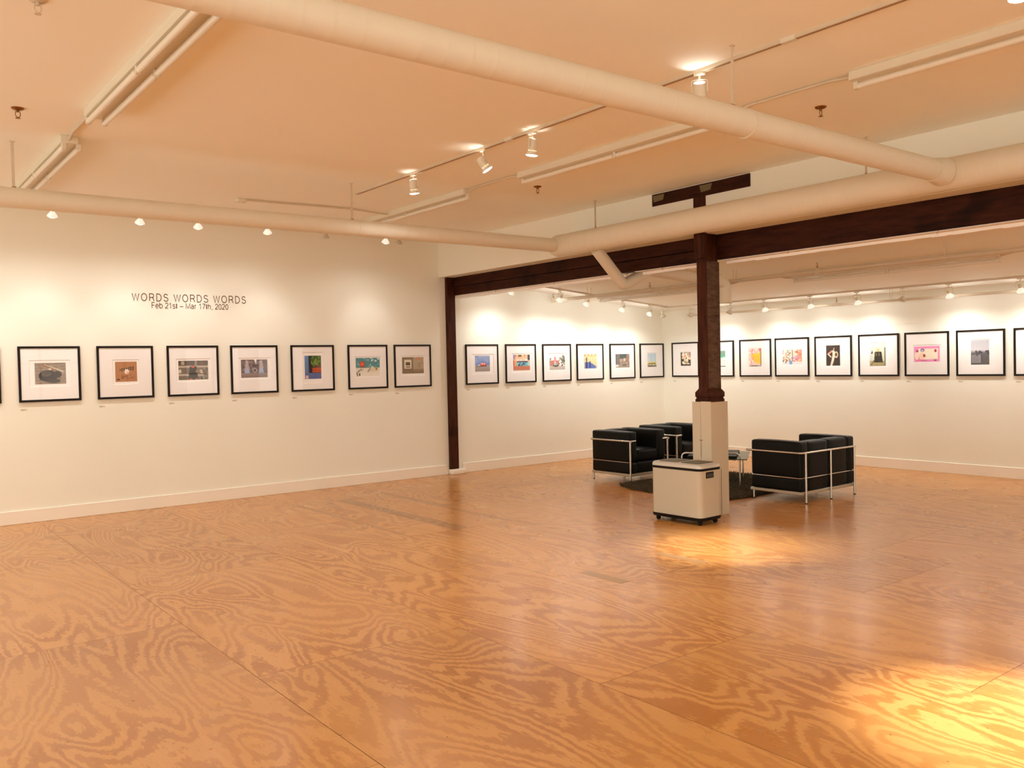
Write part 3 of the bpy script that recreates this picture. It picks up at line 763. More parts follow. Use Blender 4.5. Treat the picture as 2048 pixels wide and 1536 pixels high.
def picture_canvas(i):
    if i == 0: c = Canvas(40, 30, (150, 140, 130))
    if i == 1:    # dark oval on pale script ground
        c = Canvas(64, 44, (150, 135, 120)); c.noise(14)
        for k in range(7): c.line(0, .12+.14*k, 1, .02+.14*k, .008, (105, 90, 78))
        c.poly([(.25, .05), (.35, .08), (.98, .42), (.9, .45)], (205, 195, 180)).line(.25, .1, .62, .35, .03, (150, 105, 60))
        c.ell(.42, .62, .30, .27, (44, 30, 26)).ell(.72, .55, .14, .16, (58, 42, 36)).ell(.37, .52, .16, .11, (96, 82, 74)).ell(.37, .5, .11, .06, (70, 56, 50)).ell(.48, .3, .05, .05, (225, 215, 205)).ell(.6, .85, .22, .1, (60, 46, 38))
    elif i == 2:  # tan cardboard with a pale shell
        c = Canvas(56, 50, (178, 126, 88)); c.line(.42, 0, .55, 1, .012, (150, 100, 68)).poly([(.22, .34), (.86, .24), (.84, .44), (.2, .48)], (92, 62, 48))
        for k in range(6): c.line(.27+.1*k, .30, .25+.1*k, .48, .016, (190, 150, 120))
        c.ell(.53, .5, .11, .13, (245, 232, 225)).ell(.57, .56, .06, .06, (225, 185, 170)).blobs(26, [(110, 74, 50), (140, 96, 66)], .25, .66, .92, .86, (.012, .035)).rect(.08, .86, .2, .92, (60, 40, 32))
    elif i == 3:  # muted shop fronts with a dark figure
        c = Canvas(64, 42, (118, 108, 96)); c.grad(0, .3, (78, 66, 56), (96, 84, 72)).rect(0, .26, 1, .36, (190, 180, 165)).rect(.1, .03, .2, .22, (170, 160, 148)).rect(.55, 0, .62, .3, (150, 140, 130)).rect(.72, .04, .9, .2, (120, 80, 70))
        c.poly([(.38, .3), (.6, .3), (.66, 1), (.32, 1)], (52, 46, 38)).ell(.48, .32, .05, .06, (225, 90, 70)).rect(.58, .5, .7, .62, (150, 120, 100)).rect(0, .7, .35, .78, (190, 182, 168)).rect(.64, .72, 1, .8, (180, 170, 158)).ell(.05, .55, .05, .1, (210, 205, 195)).blobs(20, [(200, 190, 175), (80, 74, 64)], .7, .4, 1, .95, (.015, .05)).rect(.36, .93, .46, 1, (215, 95, 75)).rect(.56, .92, .64, 1, (215, 95, 75))
    elif i == 4:  # greyish lavender, two pale walking figures
        c = Canvas(64, 44, (118, 106, 112)); c.noise(10).blobs(40, [(90, 80, 86), (150, 140, 146)], 0, 0, 1, .7, (.02, .06)).grad(.74, 1, (150, 138, 138), (128, 114, 114)).poly([(.5, 0), (.6, 0), (.56, .28)], (245, 245, 250))
        for x in (.22, .76): c.poly([(x-.05, .1), (x+.05, .1), (x+.08, .45), (x+.1, .75), (x-.1, .75), (x-.07, .45)], (176, 170, 176)).poly([(x-.05, .5), (x+.06, .5), (x+.11, .76), (x-.09, .76)], (158, 180, 220)).ell(x, .1, .04, .06, (196, 180, 172))
        c.ell(.52, .6, .09, .12, (190, 190, 192)).ell(.52, .6, .06, .08, (100, 92, 96)).rect(.42, .3, .66, .38, (84, 76, 80))
    elif i == 5:  # blue window surround, dark opening, green leaves
        c = Canvas(44, 62, (92, 120, 172)); c.noise(6).rect(.24, 0, 1, .74, (36, 26, 24)).grad(0, 1, (110, 150, 200), (96, 118, 170), 0, .2)
        c.blobs(60, [(88, 128, 52), (126, 150, 60), (60, 90, 40)], .42, 0, .95, .42, (.04, .10)).rect(.62, .40, 1, .6, (110, 84, 56)).rect(.45, .54, 1, .73, (196, 84, 44)).rect(.45, .62, 1, .65, (150, 60, 34)).rect(.55, .42, .75, .54, (92, 64, 52)).grad(.75, 1, (96, 112, 170), (84, 100, 156)).rect(.05, .85, .2, .98, (238, 228, 228)).ell(.12, .91, .04, .03, (225, 110, 90))
    elif i == 6:  # teal water, red ball, pale sand and shadows
        c = Canvas(64, 48, (84, 142, 152)); c.blobs(26, [(150, 200, 205), (120, 178, 186), (70, 122, 134)], 0, 0, 1, .5, (.02, .05)).blobs(8, [(225, 240, 238)], .5, .02, .95, .3, (.02, .05)).grad(.55, 1, (226, 222, 212), (238, 236, 228))
        c.ell(.26, .34, .10, .16, (218, 66, 38)).ell(.26, .34, .06, .1, (238, 110, 70)).rect(.2, .46, .4, .55, (120, 90, 64)).line(.02, .85, .22, .6, .02, (120, 110, 100)).line(.5, .75, .62, .56, .03, (150, 142, 132)).line(.2, .72, .3, .62, .014, (140, 130, 122))
        c.poly([(.62, .5), (.7, .44), (.92, .7), (.6, .8)], (222, 214, 190)).line(.75, .52, .86, .68, .016, (225, 200, 70)).rect(.04, .86, .08, .99, (50, 46, 44)).rect(.13, .84, .17, .98, (50, 46, 44)).ell(.86, .62, .03, .05, (110, 80, 60))
    elif i == 7:  # sepia old machine and wall
        c = Canvas(60, 46, (176, 162, 138)); c.noise(10).grad(.75, 1, (150, 134, 104), (128, 112, 84)).rect(0, 0, .48, 1, (128, 112, 88)).rect(.1, .16, .44, .70, (226, 220, 204)).rect(.17, .3, .36, .5, (84, 70, 54)).rect(.16, .56, .38, .62, (110, 96, 76)).rect(.48, 0, .5, 1, (110, 96, 76)).ell(.76, .12, .07, .07, (226, 132, 100)).line(.8, .4, .72, .72, .008, (120, 104, 84)).line(.8, .4, .86, .72, .008, (120, 104, 84)).rect(.7, .34, .98, .37, (150, 136, 112))
    elif i == 8:  # blue sea and sky, red pavilion on a pier
        c = Canvas(50, 50, (140, 165, 215)); c.grad(0, .62, (160, 180, 222), (112, 142, 205)).blobs(14, [(150, 176, 222), (124, 152, 210)], 0, 0, 1, .55, (.05, .14)).grad(.62, 1, (176, 170, 166), (150, 142, 140)).poly([(.05, .69), (.75, .62), (.78, .67), (.1, .71)], (72, 60, 66)).ell(.54, .54, .20, .09, (236, 120, 110)).ell(.48, .51, .05, .05, (248, 225, 220)).ell(.62, .53, .04, .05, (248, 225, 220)).rect(.36, .58, .76, .64, (205, 66, 60)).ell(.27, .6, .05, .04, (236, 236, 244))
    elif i == 9:  # peach building, white sign, turquoise shop front
        c = Canvas(60, 54, (240, 196, 158)); c.rect(0, 0, .1, .3, (150, 140, 200)).rect(.3, 0, .5, .13, (110, 84, 60)).rect(.12, 0, .17, .13, (150, 110, 80)).rect(.66, 0, .72, .12, (150, 110, 80)).rect(.86, 0, 1, .35, (72, 62, 82)).rect(.22, .28, .86, .38, (244, 240, 238))
        for k in range(6): c.rect(.34+.07*k, .31, .37+.07*k, .36, (120, 80, 80))
        c.rect(.24, .40, .86, .50, (74, 78, 100)).rect(.2, .5, 1, .73, (126, 208, 224)).blobs(26, [(40, 56, 78), (230, 240, 244), (90, 170, 200)], .28, .5, .82, .7, (.02, .06)).rect(.86, .44, 1, .7, (186, 216, 222)).rect(.1, .4, .2, .72, (222, 160, 120)).rect(0, .36, .07, .72, (206, 90, 76)).grad(.73, 1, (206, 120, 92), (196, 128, 104))
    elif i == 10:  # small brick house with pink tower and an old car
        c = Canvas(60, 54, (240, 240, 244)); c.rect(0, .38, .62, .74, (190, 130, 120)).rect(.3, .16, .42, .56, (236, 150, 164)).rect(.32, .5, .4, .6, (248, 236, 236)).blobs(40, [(120, 124, 110), (86, 92, 82), (170, 170, 160)], .62, .1, 1, .68, (.02, .07)).blobs(8, [(110, 130, 110)], 0, .24, .1, .36, (.02, .04)).grad(.74, 1, (205, 196, 190), (188, 178, 172)).ell(.4, .72, .18, .09, (66, 76, 74)).ell(.38, .66, .12, .06, (170, 186, 184)).rect(.66, .58, .76, .72, (240, 240, 240)).ell(.8, .72, .04, .05, (50, 50, 50))
    elif i == 11:  # yellow facade, blue shadow, two people
        c = Canvas(48, 54, (244, 214, 160)); c.rect(0, .12, 1, .15, (226, 190, 140))
        for k in range(4): c.rect(.05+.26*k, .0, .13+.26*k, .12, (200, 150, 120)).rect(.05+.26*k, .24, .17+.26*k, .48, (252, 240, 214)).rect(.08+.26*k, .28, .14+.26*k, .46, (222, 186, 130))
        c.poly([(.06, .56), (.45, .54), (1, .9), (.9, 1), (.06, 1)], (96, 118, 190)).rect(.9, .9, 1, 1, (214, 204, 200)).rect(.14, .22, .24, .6, (120, 96, 92)).rect(.14, .56, .24, 1, (34, 52, 112)).rect(.42, .56, .49, .96, (34, 52, 120)).ell(.46, .52, .04, .05, (120, 90, 80)).rect(0, 0, .05, 1, (220, 178, 130))
    elif i == 12:  # old posters, dark sky
        c = Canvas(54, 50, (150, 138, 128)); c.rect(.3, 0, .8, .36, (72, 84, 82)).rect(0, 0, .3, 1, (120, 116, 112)).rect(0, 0, .06, 1, (70, 64, 60)).blobs(30, [(176, 158, 148), (130, 116, 108)], .3, .32, 1, .8, (.03, .08)).rect(.36, .34, .44, .62, (196, 150, 136)).rect(.58, .32, .66, .54, (226, 200, 190)).rect(.76, .1, .92, .6, (150, 120, 104)).grad(.8, 1, (166, 152, 138), (150, 136, 124)).ell(.6, .83, .14, .04, (64, 64, 66)).rect(0, .78, .2, .94, (214, 214, 222))
    elif i == 13:  # pale sky over a yellow bus
        c = Canvas(42, 60, (190, 218, 236)); c.grad(0, .62, (186, 214, 236), (206, 228, 238)).line(.42, .06, .42, .62, .012, (130, 150, 170)).rect(0, .64, 1, .8, (234, 222, 110)).rect(.12, .72, .9, .79, (96, 86, 50)).ell(.42, .84, .14, .07, (226, 214, 150)).grad(.88, 1, (128, 112, 96), (112, 96, 84)).blobs(14, [(84, 76, 58), (150, 130, 96)], 0, .78, 1, .94, (.02, .06))
    elif i == 14:  # dark green with many pale round faces
        c = Canvas(46, 56, (66, 68, 44)); c.rect(.2, .02, .95, .3, (196, 190, 180)).blobs(16, [(250, 236, 214), (240, 214, 190), (252, 246, 230)], .08, .12, .92, .5, (.07, .14)).blobs(14, [(252, 240, 222), (236, 214, 186)], .1, .55, .9, .9, (.05, .10)).blobs(6, [(220, 130, 110), (150, 190, 220)], .3, .05, .9, .4, (.03, .07)).rect(0, .9, 1, 1, (62, 62, 46))
    elif i == 15:  # green wash over white
        c = Canvas(46, 60, (238, 240, 238)); c.grad(0, .4, (70, 150, 126), (90, 190, 160)).rect(.45, 0, 1, .3, (120, 160, 146))
        for x, h in ((.2, .5), (.34, .58), (.5, .46), (.72, .42)): c.line(x, .3, x, h, .05, (84, 184, 152))
        c.blobs(14, [(206, 206, 212), (170, 176, 182)], .1, .55, 1, .92, (.01, .03)).rect(0, .95, 1, 1, (80, 92, 96))
    elif i == 16:  # yellow poster, pink left side
        c = Canvas(44, 64, (244, 206, 200)); c.blobs(30, [(250, 232, 228), (232, 130, 130), (244, 190, 186)], 0, 0, 1, .3, (.04, .1)).poly([(.95, .1), (.95, .85), (.5, .8), (.45, .7), (.3, .6), (.15, .42), (.2, .32), (.8, .26)], (248, 208, 70)).blobs(16, [(252, 240, 234), (240, 170, 160)], 0, .5, .35, .9, (.03, .08))
        for k in range(5): c.line(.2+.03*k, .38+.08*k, .82, .38+.08*k, .008, (226, 160, 50))
        c.rect(.93, 0, 1, 1, (130, 110, 90)).rect(0, .92, 1, 1, (180, 176, 174)).rect(.15, .93, .7, .99, (110, 104, 100))
    elif i == 17:  # collage of bright pieces
        c = Canvas(66, 48, (236, 222, 208)); c.blobs(70, [(230, 120, 100), (120, 120, 120), (250, 244, 236), (200, 190, 150), (230, 170, 150)], 0, 0, .5, .85, (.02, .06)).rect(.5, 0, .53, .8, (70, 66, 60)).rect(.54, .05, .7, .82, (244, 214, 196)).rect(.72, 0, 1, .8, (240, 150, 130)).blobs(30, [(248, 190, 110), (250, 232, 220), (190, 150, 220), (224, 90, 70)], .56, .05, 1, .8, (.02, .06)).grad(.84, 1, (238, 236, 240), (226, 222, 230)).poly([(.36, .78), (.5, .74), (.5, .98), (.34, .98)], (120, 160, 214)).line(.15, .9, .24, .68, .02, (60, 56, 54)).line(.3, .35, .42, .2, .02, (90, 84, 80))
    elif i == 18:  # pale standing dancer on black, round fan
        c = Canvas(46, 66, (56, 46, 38)); c.ell(.72, .46, .15, .16, (232, 210, 180)).ell(.72, .46, .09, .10, (90, 70, 52)).poly([(.44, .25), (.60, .25), (.64, .4), (.6, .55), (.46, .55)], (240, 222, 200)).ell(.53, .14, .07, .07, (236, 214, 198)).poly([(.45, .06), (.6, .06), (.58, .12), (.46, .22), (.42, .24)], (48, 36, 30)).line(.42, .28, .14, .42, .045, (236, 150, 130)).line(.14, .42, .34, .56, .035, (238, 214, 190)).poly([(.44, .52), (.62, .52), (.56, .74), (.42, 1), (.28, 1), (.38, .74)], (240, 222, 206)).line(.6, .58, .8, .56, .03, (236, 200, 176))
    elif i == 19:  # seated dark coat, pale greenish wall
        c = Canvas(46, 66, (222, 228, 208)); c.rect(.0, 0, .18, .8, (206, 218, 214)).rect(.2, .02, .8, .3, (236, 240, 216)).grad(.78, 1, (186, 176, 126), (160, 150, 104)).poly([(.32, .38), (.74, .38), (.82, .85), (.26, .85)], (50, 46, 32)).ell(.52, .30, .12, .08, (206, 198, 150)).rect(.40, .42, .44, .56, (150, 146, 120)).rect(.56, .42, .60, .56, (150, 146, 120)).ell(.13, .40, .06, .07, (40, 44, 56)).ell(.09, .37, .04, .04, (240, 244, 248)).line(.3, .72, .04, 1, .02, (96, 90, 80)).rect(.92, .2, 1, 1, (130, 134, 120)).rect(.3, .7, .8, .72, (32, 30, 22))
    elif i == 20:  # pink ground, cream banner, red letters as wavy strokes, two swans
        c = Canvas(72, 46, (240, 150, 206)); c.poly([(.18, .14), (.94, .16), (.93, .82), (.4, .86), (.16, .6)], (250, 240, 222)).ell(.33, .25, .08, .10, (90, 96, 170)).ell(.33, .27, .04, .05, (250, 240, 222)).ell(.10, .60, .09, .26, (248, 226, 210)).ell(.30, .62, .11, .24, (248, 216, 200)).ell(.12, .30, .05, .07, (150, 70, 96)).ell(.40, .6, .05, .10, (150, 70, 56))
        c.ell(.84, .30, .045, .10, (170, 60, 56)).ell(.82, .82, .07, .06, (240, 220, 210)).rect(.78, .88, .88, .94, (90, 40, 46)).line(.1, .9, .5, .92, .015, (196, 96, 110))
    elif i == 21:  # monochrome mist over a plaque
        c = Canvas(46, 66, (180, 180, 188)); c.grad(0, .42, (178, 180, 190), (206, 206, 214)).grad(.42, .54, (200, 200, 206), (96, 98, 108)).grad(.54, 1, (92, 92, 98), (84, 84, 90)).blobs(12, [(66, 68, 76), (50, 52, 60)], .2, .46, .95, .54, (.03, .07)).rect(.05, .60, .54, .92, (138, 138, 146))
        for k in range(4): c.line(.12, .68+.06*k, .46, .67+.06*k, .008, (96, 96, 104))
        c.rect(.28, .61, .40, .63, (50, 50, 56)).rect(.56, .62, .6, .9, (60, 60, 66)).noise(5)
    elif i == 22: c = Canvas(40, 56, (150, 150, 160))
    return c

PX_MAT = bpy.data.materials.new('printed_photo'); PX_MAT.use_nodes = True
_b = PX_MAT.node_tree.nodes['Principled BSDF']; _a = PX_MAT.node_tree.nodes.new('ShaderNodeAttribute'); _a.attribute_name = 'ink'
PX_MAT.node_tree.links.new(_a.outputs['Color'], _b.inputs['Base Color']); _b.inputs['Roughness'].default_value = .5

def build_print(cv, x0, x1, z0, z1, y, parent):
    W, H = cv.w, cv.h
    xs = np.linspace(x0, x1, W+1); zs = np.linspace(z1, z0, H+1)
    V = [(float(x), y, float(z)) for z in zs for x in xs]
    Fc = [(r*(W+1)+c, (r+1)*(W+1)+c, (r+1)*(W+1)+c+1, r*(W+1)+c+1) for r in range(H) for c in range(W)]
    me = bpy.data.meshes.new('print'); me.from_pydata(V, [], Fc); me.materials.append(PX_MAT)
    # smooth the canvas to vertices
    a = np.pad(cv.a, ((1, 1), (1, 1), (0, 0)), mode='edge'); v = (a[:-1, :-1]+a[1:, :-1]+a[:-1, 1:]+a[1:, 1:])/4/255.
    lin = np.where(v <= .04045, v/12.92, ((v+.055)/1.055)**2.4)
    col = np.ones((H+1, W+1, 4)); col[..., :3] = lin
    at = me.color_attributes.new('ink', 'FLOAT_COLOR', 'POINT'); at.data.foreach_set('color', col.reshape(-1).astype(np.float32))
    o = bpy.data.objects.new('print', me); C.objects.link(o); o.parent = parent
    return o

# frame built facing -y in local space: x = width, z = height, origin at lower centre on the wall
FS = .61
def picture(i, loc, rotz, label, win, prn, group):
    """win/prn: (x0, z_top, x1, z_bottom) as fractions of the frame, from its upper left corner"""
    t = thing('framed_picture', label, 'framed picture', loc, rotz, group)
    s = FS/2; hgt = .603; b = .024; d = .022
    fr = bmesh.new()
    def ring(inset, y): return [fr.verts.new(p) for p in ((-s+inset, y, inset), (s-inset, y, inset), (s-inset, y, hgt-inset), (-s+inset, y, hgt-inset))]
    R_ = [ring(.001, -.002), ring(0, -d+.001), ring(.0015, -d), ring(b-.002, -d), ring(b, -d+.002), ring(b, -.006)]
    for k in range(len(R_)-1):
        for j in range(4): fr.faces.new((R_[k][j], R_[k][(j+1) % 4], R_[k+1][(j+1) % 4], R_[k+1][j]))
    m = MB(); m._merge(fr); m.build('frame', M_frame, t, smooth=None)
    def X(f): return -s + f*FS
    def Z(f): return hgt*(1-f)
    wx0, wz1, wx1, wz0 = X(win[0]), Z(win[1]), X(win[2]), Z(win[3])
    mb = bmesh.new(); yo, yi = -.0125, -.0088
    o4 = [mb.verts.new(p) for p in ((-s+b, yo, b), (s-b, yo, b), (s-b, yo, hgt-b), (-s+b, yo, hgt-b))]
    i4 = [mb.verts.new(p) for p in ((wx0, yo, wz0), (wx1, yo, wz0), (wx1, yo, wz1), (wx0, yo, wz1))]
    e = .004
    k4 = [mb.verts.new(p) for p in ((wx0+e, yi, wz0+e), (wx1-e, yi, wz0+e), (wx1-e, yi, wz1-e), (wx0+e, yi, wz1-e))]
    fs = []
    for j in range(4): mb.faces.new((o4[j], o4[(j+1) % 4], i4[(j+1) % 4], i4[j]))
    for j in range(4): fs.append(mb.faces.new((i4[j], i4[(j+1) % 4], k4[(j+1) % 4], k4[j])))
    m = MB(); m._merge(mb); m.build('mat_board', M_matb, t, smooth=None)
    MB().quad((-s+b, -.0075, b), (s-b, -.0075, b), (s-b, -.0075, hgt-b), (-s+b, -.0075, hgt-b)).build('backing_paper', M_paper, t, smooth=None)
    build_print(picture_canvas(i), X(prn[0]), X(prn[2]), Z(prn[3]), Z(prn[1]), -.0083, t)
    MB().quad((-s+b, -.0165, b), (s-b, -.0165, b), (s-b, -.0165, hgt-b), (-s+b, -.0165, hgt-b)).build('glazing', M_glass, t, smooth=None)
    return t
# caption cards
def card(loc, rotz, label, group):
    mb = MB().box(-.032, .032, -.0015, 0, 0, .020)
    mb.mi = 1
    for z, w in ((.013, .045), (.006, .030)):
        mb.box(-.028, -.028+w, -.002, -.0015, z, z+.0035)
    o = mb.build('caption_card', [M_card, M_cardink], loc=loc, rot=(0, 0, rotz), smooth=None); tag(o, label, 'caption card', group)
ZP = 1.302
GL, GM, GR = 'square framed pictures on the left wall', 'square framed pictures on the left wall of the far room', 'square framed pictures on the far wall'
left = [(0, .76, 'black framed picture cut off by the left edge', (.25, .3, .75, .68), (.3, .34, .7, .66)),
        (1, 1.535, 'black framed picture of a dark oval shape on brownish ground', (.17, .25, .83, .73), (.26, .30, .76, .685)),
        (2, 2.315, 'black framed picture of tan cardboard with a pale shell', (.27, .26, .74, .73), (.315, .30, .70, .68)),
        (3, 3.08, 'black framed picture of a muted street with a dark figure and red dots', (.17, .26, .84, .72), (.215, .30, .79, .68)),
        (4, 3.84, 'black framed picture of two pale figures in greyish lavender', (.17, .26, .84, .71), (.215, .295, .775, .67)),
        (5, 4.627, 'black framed picture of a blue window surround with green leaves', (.275, .155, .74, .83), (.315, .23, .695, .735)),
        (6, 5.442, 'black framed picture of a red ball between teal water and pale sand', (.17, .265, .84, .735), (.195, .295, .80, .71)),
        (7, 6.157, 'black framed picture of a sepia old machine against a wall', (.17, .26, .85, .74), (.215, .295, .80, .68))]
for i, x0, lb, win, prn in left:
    picture(i, (x0+FS/2, Y_LEFT-.001, ZP), 0, lb, win, prn, GL)
    if i: card((x0+.045, Y_LEFT-.0005, 1.212 if i != 6 else 1.222), 0, 'caption card below the ' + lb.replace('black framed ', '').split(', first')[0], 'caption cards on the left wall')
mid = [(8, 7.377, 'black framed picture of blue sky over a red pavilion, right of the wall post', (.19, .25, .86, .75), (.285, .285, .74, .68)),
       (9, 8.125, 'black framed picture of a turquoise shop front with peach walls', (.2, .24, .88, .735), (.255, .275, .80, .68)),
       (10, 8.870, 'black framed picture of a brick house with a pink tower', (.19, .25, .85, .72), (.245, .28, .79, .69)),
       (11, 9.605, 'black framed picture of a yellow facade over a blue shadow', (.23, .27, .8, .72), (.275, .29, .755, .68)),
       (12, 10.365, 'black framed picture of old posters under a dark sky', (.2, .27, .82, .72), (.235, .295, .785, .68)),
       (13, 11.10, 'black framed picture of a yellow bus under pale sky, beside the far corner', (.3, .27, .7, .71), (.325, .29, .70, .685))]
for i, x0, lb, win, prn in mid:
    picture(i, (x0+FS/2, Y_LEFT-.001, ZP), 0, lb, win, prn, GM)
    card((x0+.045, Y_LEFT-.0005, 1.218), 0, 'caption card below the ' + lb.replace('black framed ', '').split(', ')[0], 'caption cards in the far room')
rotf = -math.pi/2
far = [(14, 10.345, 'black framed picture of many pale round faces on dark green, first on the far wall', (.3, .27, .72, .71), (.325, .29, .69, .68)),
       (15, 9.612, 'black framed picture of green paint running over white, partly behind the column', (.26, .26, .76, .74), (.285, .28, .71, .725)),
       (16, 8.887, 'black framed picture of a yellow poster with pink side', (.28, .22, .72, .75), (.305, .245, .69, .73)),
       (17, 8.207, 'black framed picture of a bright collage of pieces', (.2, .28, .82, .71), (.225, .31, .79, .69)),
       (18, 7.502, 'black framed picture of a pale dancer on black', (.3, .22, .71, .76), (.315, .235, .685, .735)),
       (19, 6.790, 'black framed picture of a dark coat against a pale green wall', (.27, .20, .71, .78), (.285, .215, .675, .755)),
       (20, 6.100, 'black framed picture on bright pink ground', (.2, .29, .82, .69), (.22, .325, .79, .675)),
       (21, 5.397, 'black framed picture of grey mist above a plaque', (.28, .20, .71, .78), (.305, .22, .68, .755)),
       (22, 4.685, 'black framed picture cut off by the right edge', (.28, .20, .71, .78), (.305, .22, .68, .755))]
for i, y0, lb, win, prn in far:
    picture(i, (X_FAR-.001, y0-FS/2, ZP+.004), rotf, lb, win, prn, GR)
    card((X_FAR-.0005, y0-.05, 1.222), rotf, 'caption card below the ' + lb.replace('black framed ', '').split(', ')[0], 'caption cards on the far wall')

# ------------------------------------------------------------------ lettering on the wall
def arc(cx, cy, rx, ry, a0, a1, n=14):
    return [(cx + rx*math.cos(math.radians(a0+(a1-a0)*i/n)), cy + ry*math.sin(math.radians(a0+(a1-a0)*i/n))) for i in range(n+1)]
# plain sans glyphs as strokes: advance width, list of polylines (em units, capitals .72 high, small letters .52)
GL_ = {
 'W': (.94, [[(.05, .72), (.26, 0), (.47, .70), (.68, 0), (.89, .72)]]),
 'O': (.80, [arc(.40, .36, .335, .36, 90, 450, 28)]),
 'R': (.73, [[(.11, 0), (.11, .72), (.40, .72)] + arc(.43, .535, .20, .185, 90, -90, 12) + [(.11, .35)], [(.43, .35), (.56, .27), (.61, .12), (.66, 0)]]),
 'D': (.76, [[(.11, 0), (.11, .72), (.33, .72)] + arc(.34, .36, .33, .36, 90, -90, 18) + [(.11, 0)]]),
 'S': (.68, [arc(.34, .535, .235, .185, 20, 215, 14) + arc(.34, .19, .26, .19, 55, -165, 16)]),
 'F': (.61, [[(.11, 0), (.11, .72), (.55, .72)], [(.11, .38), (.49, .38)]]),
 'M': (.84, [[(.09, 0), (.09, .72), (.42, .06), (.75, .72), (.75, 0)]]),
 'e': (.56, [[(.07, .27), (.49, .27)] + arc(.28, .26, .21, .26, 0, 320, 22)]),
 'b': (.57, [[(.09, .72), (.09, .02)], arc(.30, .26, .21, .26, 90, 450, 22)]),
 'a': (.56, [arc(.27, .36, .18, .16, 160, 0, 10) + [(.45, .12), (.50, .02)], arc(.25, .15, .18, .145, 30, 330, 16), [(.27, .295), (.45, .31)]]),
 'r': (.35, [[(.09, 0), (.09, .52)], [(.09, .30)] + arc(.25, .34, .16, .17, 165, 80, 6)]),
 'h': (.56, [[(.08, 0), (.08, .72)], [(.08, .30)] + arc(.275, .33, .195, .18, 160, 0, 12) + [(.47, 0)]]),
 't': (.30, [[(.14, .66), (.14, .09)] + arc(.22, .09, .08, .08, 180, 275, 6), [(.02, .51), (.26, .51)]]),
 's': (.50, [arc(.25, .385, .165, .13, 25, 215, 10) + arc(.25, .135, .185, .135, 60, -160, 12)]),
 '1': (.556, [[(.12, .54), (.24, .58), (.31, .70), (.31, 0)]]),
 '2': (.556, [arc(.28, .51, .20, .20, 170, -25, 12) + [(.30, .24), (.10, .11), (.06, .02), (.50, .02)]]),
 '0': (.556, [arc(.28, .35, .205, .35, 90, 450, 26)]),
 '7': (.556, [[(.05, .68), (.50, .68), (.36, .46), (.24, .20), (.19, 0)]]),
 ',': (.278, [[(.14, .05), (.14, 0), (.10, -.11)]]),
 '\u2013': (.556, [[(0, .26), (.556, .26)]]),
}
def ribbon(mb, pts, w, sx, sz, x0, z0):
    closed = math.hypot(pts[0][0]-pts[-1][0], pts[0][1]-pts[-1][1]) < 1e-6
    P = [Vector((x, y)) for x, y in pts]; n = len(P); L_, R_ = [], []
    for i in range(n):
        if closed: d0 = (P[i]-P[i-1 if i else n-2]); d1 = (P[(i+1) if i < n-1 else 1]-P[i])
        else: d0 = P[max(i, 1)]-P[max(i, 1)-1]; d1 = P[min(i+1, n-1)]-P[min(i+1, n-1)-1]
        d0 = d0.normalized(); d1 = d1.normalized(); t = (d0+d1)
        t = t.normalized() if t.length > 1e-4 else d0
        nn = Vector((-t.y, t.x)); k = min(1.9, 1/max(.3, nn.dot(Vector((-d1.y, d1.x)))))
        L_.append(P[i]+nn*w/2*k); R_.append(P[i]-nn*w/2*k)
    bm = bmesh.new(); V = []
    for y in (-.0004, -.0016):
        V.append([[bm.verts.new((x0+q.x*sx, y, z0+q.y*sz)) for q in A_] for A_ in (L_, R_)])
    for i in range(n-1):
        (bl, br_), (fl, fr_) = V
        bm.faces.new((fl[i], fl[i+1], fr_[i+1], fr_[i])); bm.faces.new((bl[i], fl[i], fl[i+1], bl[i+1])); bm.faces.new((br_[i], br_[i+1], fr_[i+1], fr_[i]))
    mb._merge(bm)
def lettering(text, x0, x1, z0, z1, track, w, label):
    """one thing per line; every word is a part"""
    tot = sum((GL_[c][0] if c != ' ' else .30) + track for c in text) - track - .10
    sx = (x1-x0)/tot; sz = (z1-z0)/.72
    t = thing('wall_lettering', label, 'lettering', (x0, Y_LEFT, z0), 0, 'exhibition title on the left wall')
    x = -.05; mb = MB()
    for c in text + ' ':
        if c == ' ':
            mb.build('word', M_ink, t, smooth=None); mb = MB(); x += .30 + track; continue
        for pl in GL_[c][1]:
            ribbon(mb, [(px+0, py) for px, py in pl], w, sx, sz, x*sx, 0)
        x += GL_[c][0] + track
lettering('WORDS WORDS WORDS', 2.718, 4.060, 2.430, 2.513, .17, .092, 'brown capital letters reading WORDS WORDS WORDS on the left wall')
lettering('Feb 21st \u2013 Mar 17th, 2020', 2.930, 3.835, 2.347, 2.412, .035, .10, 'smaller brown letters reading Feb 21st \u2013 Mar 17th, 2020 under the title')

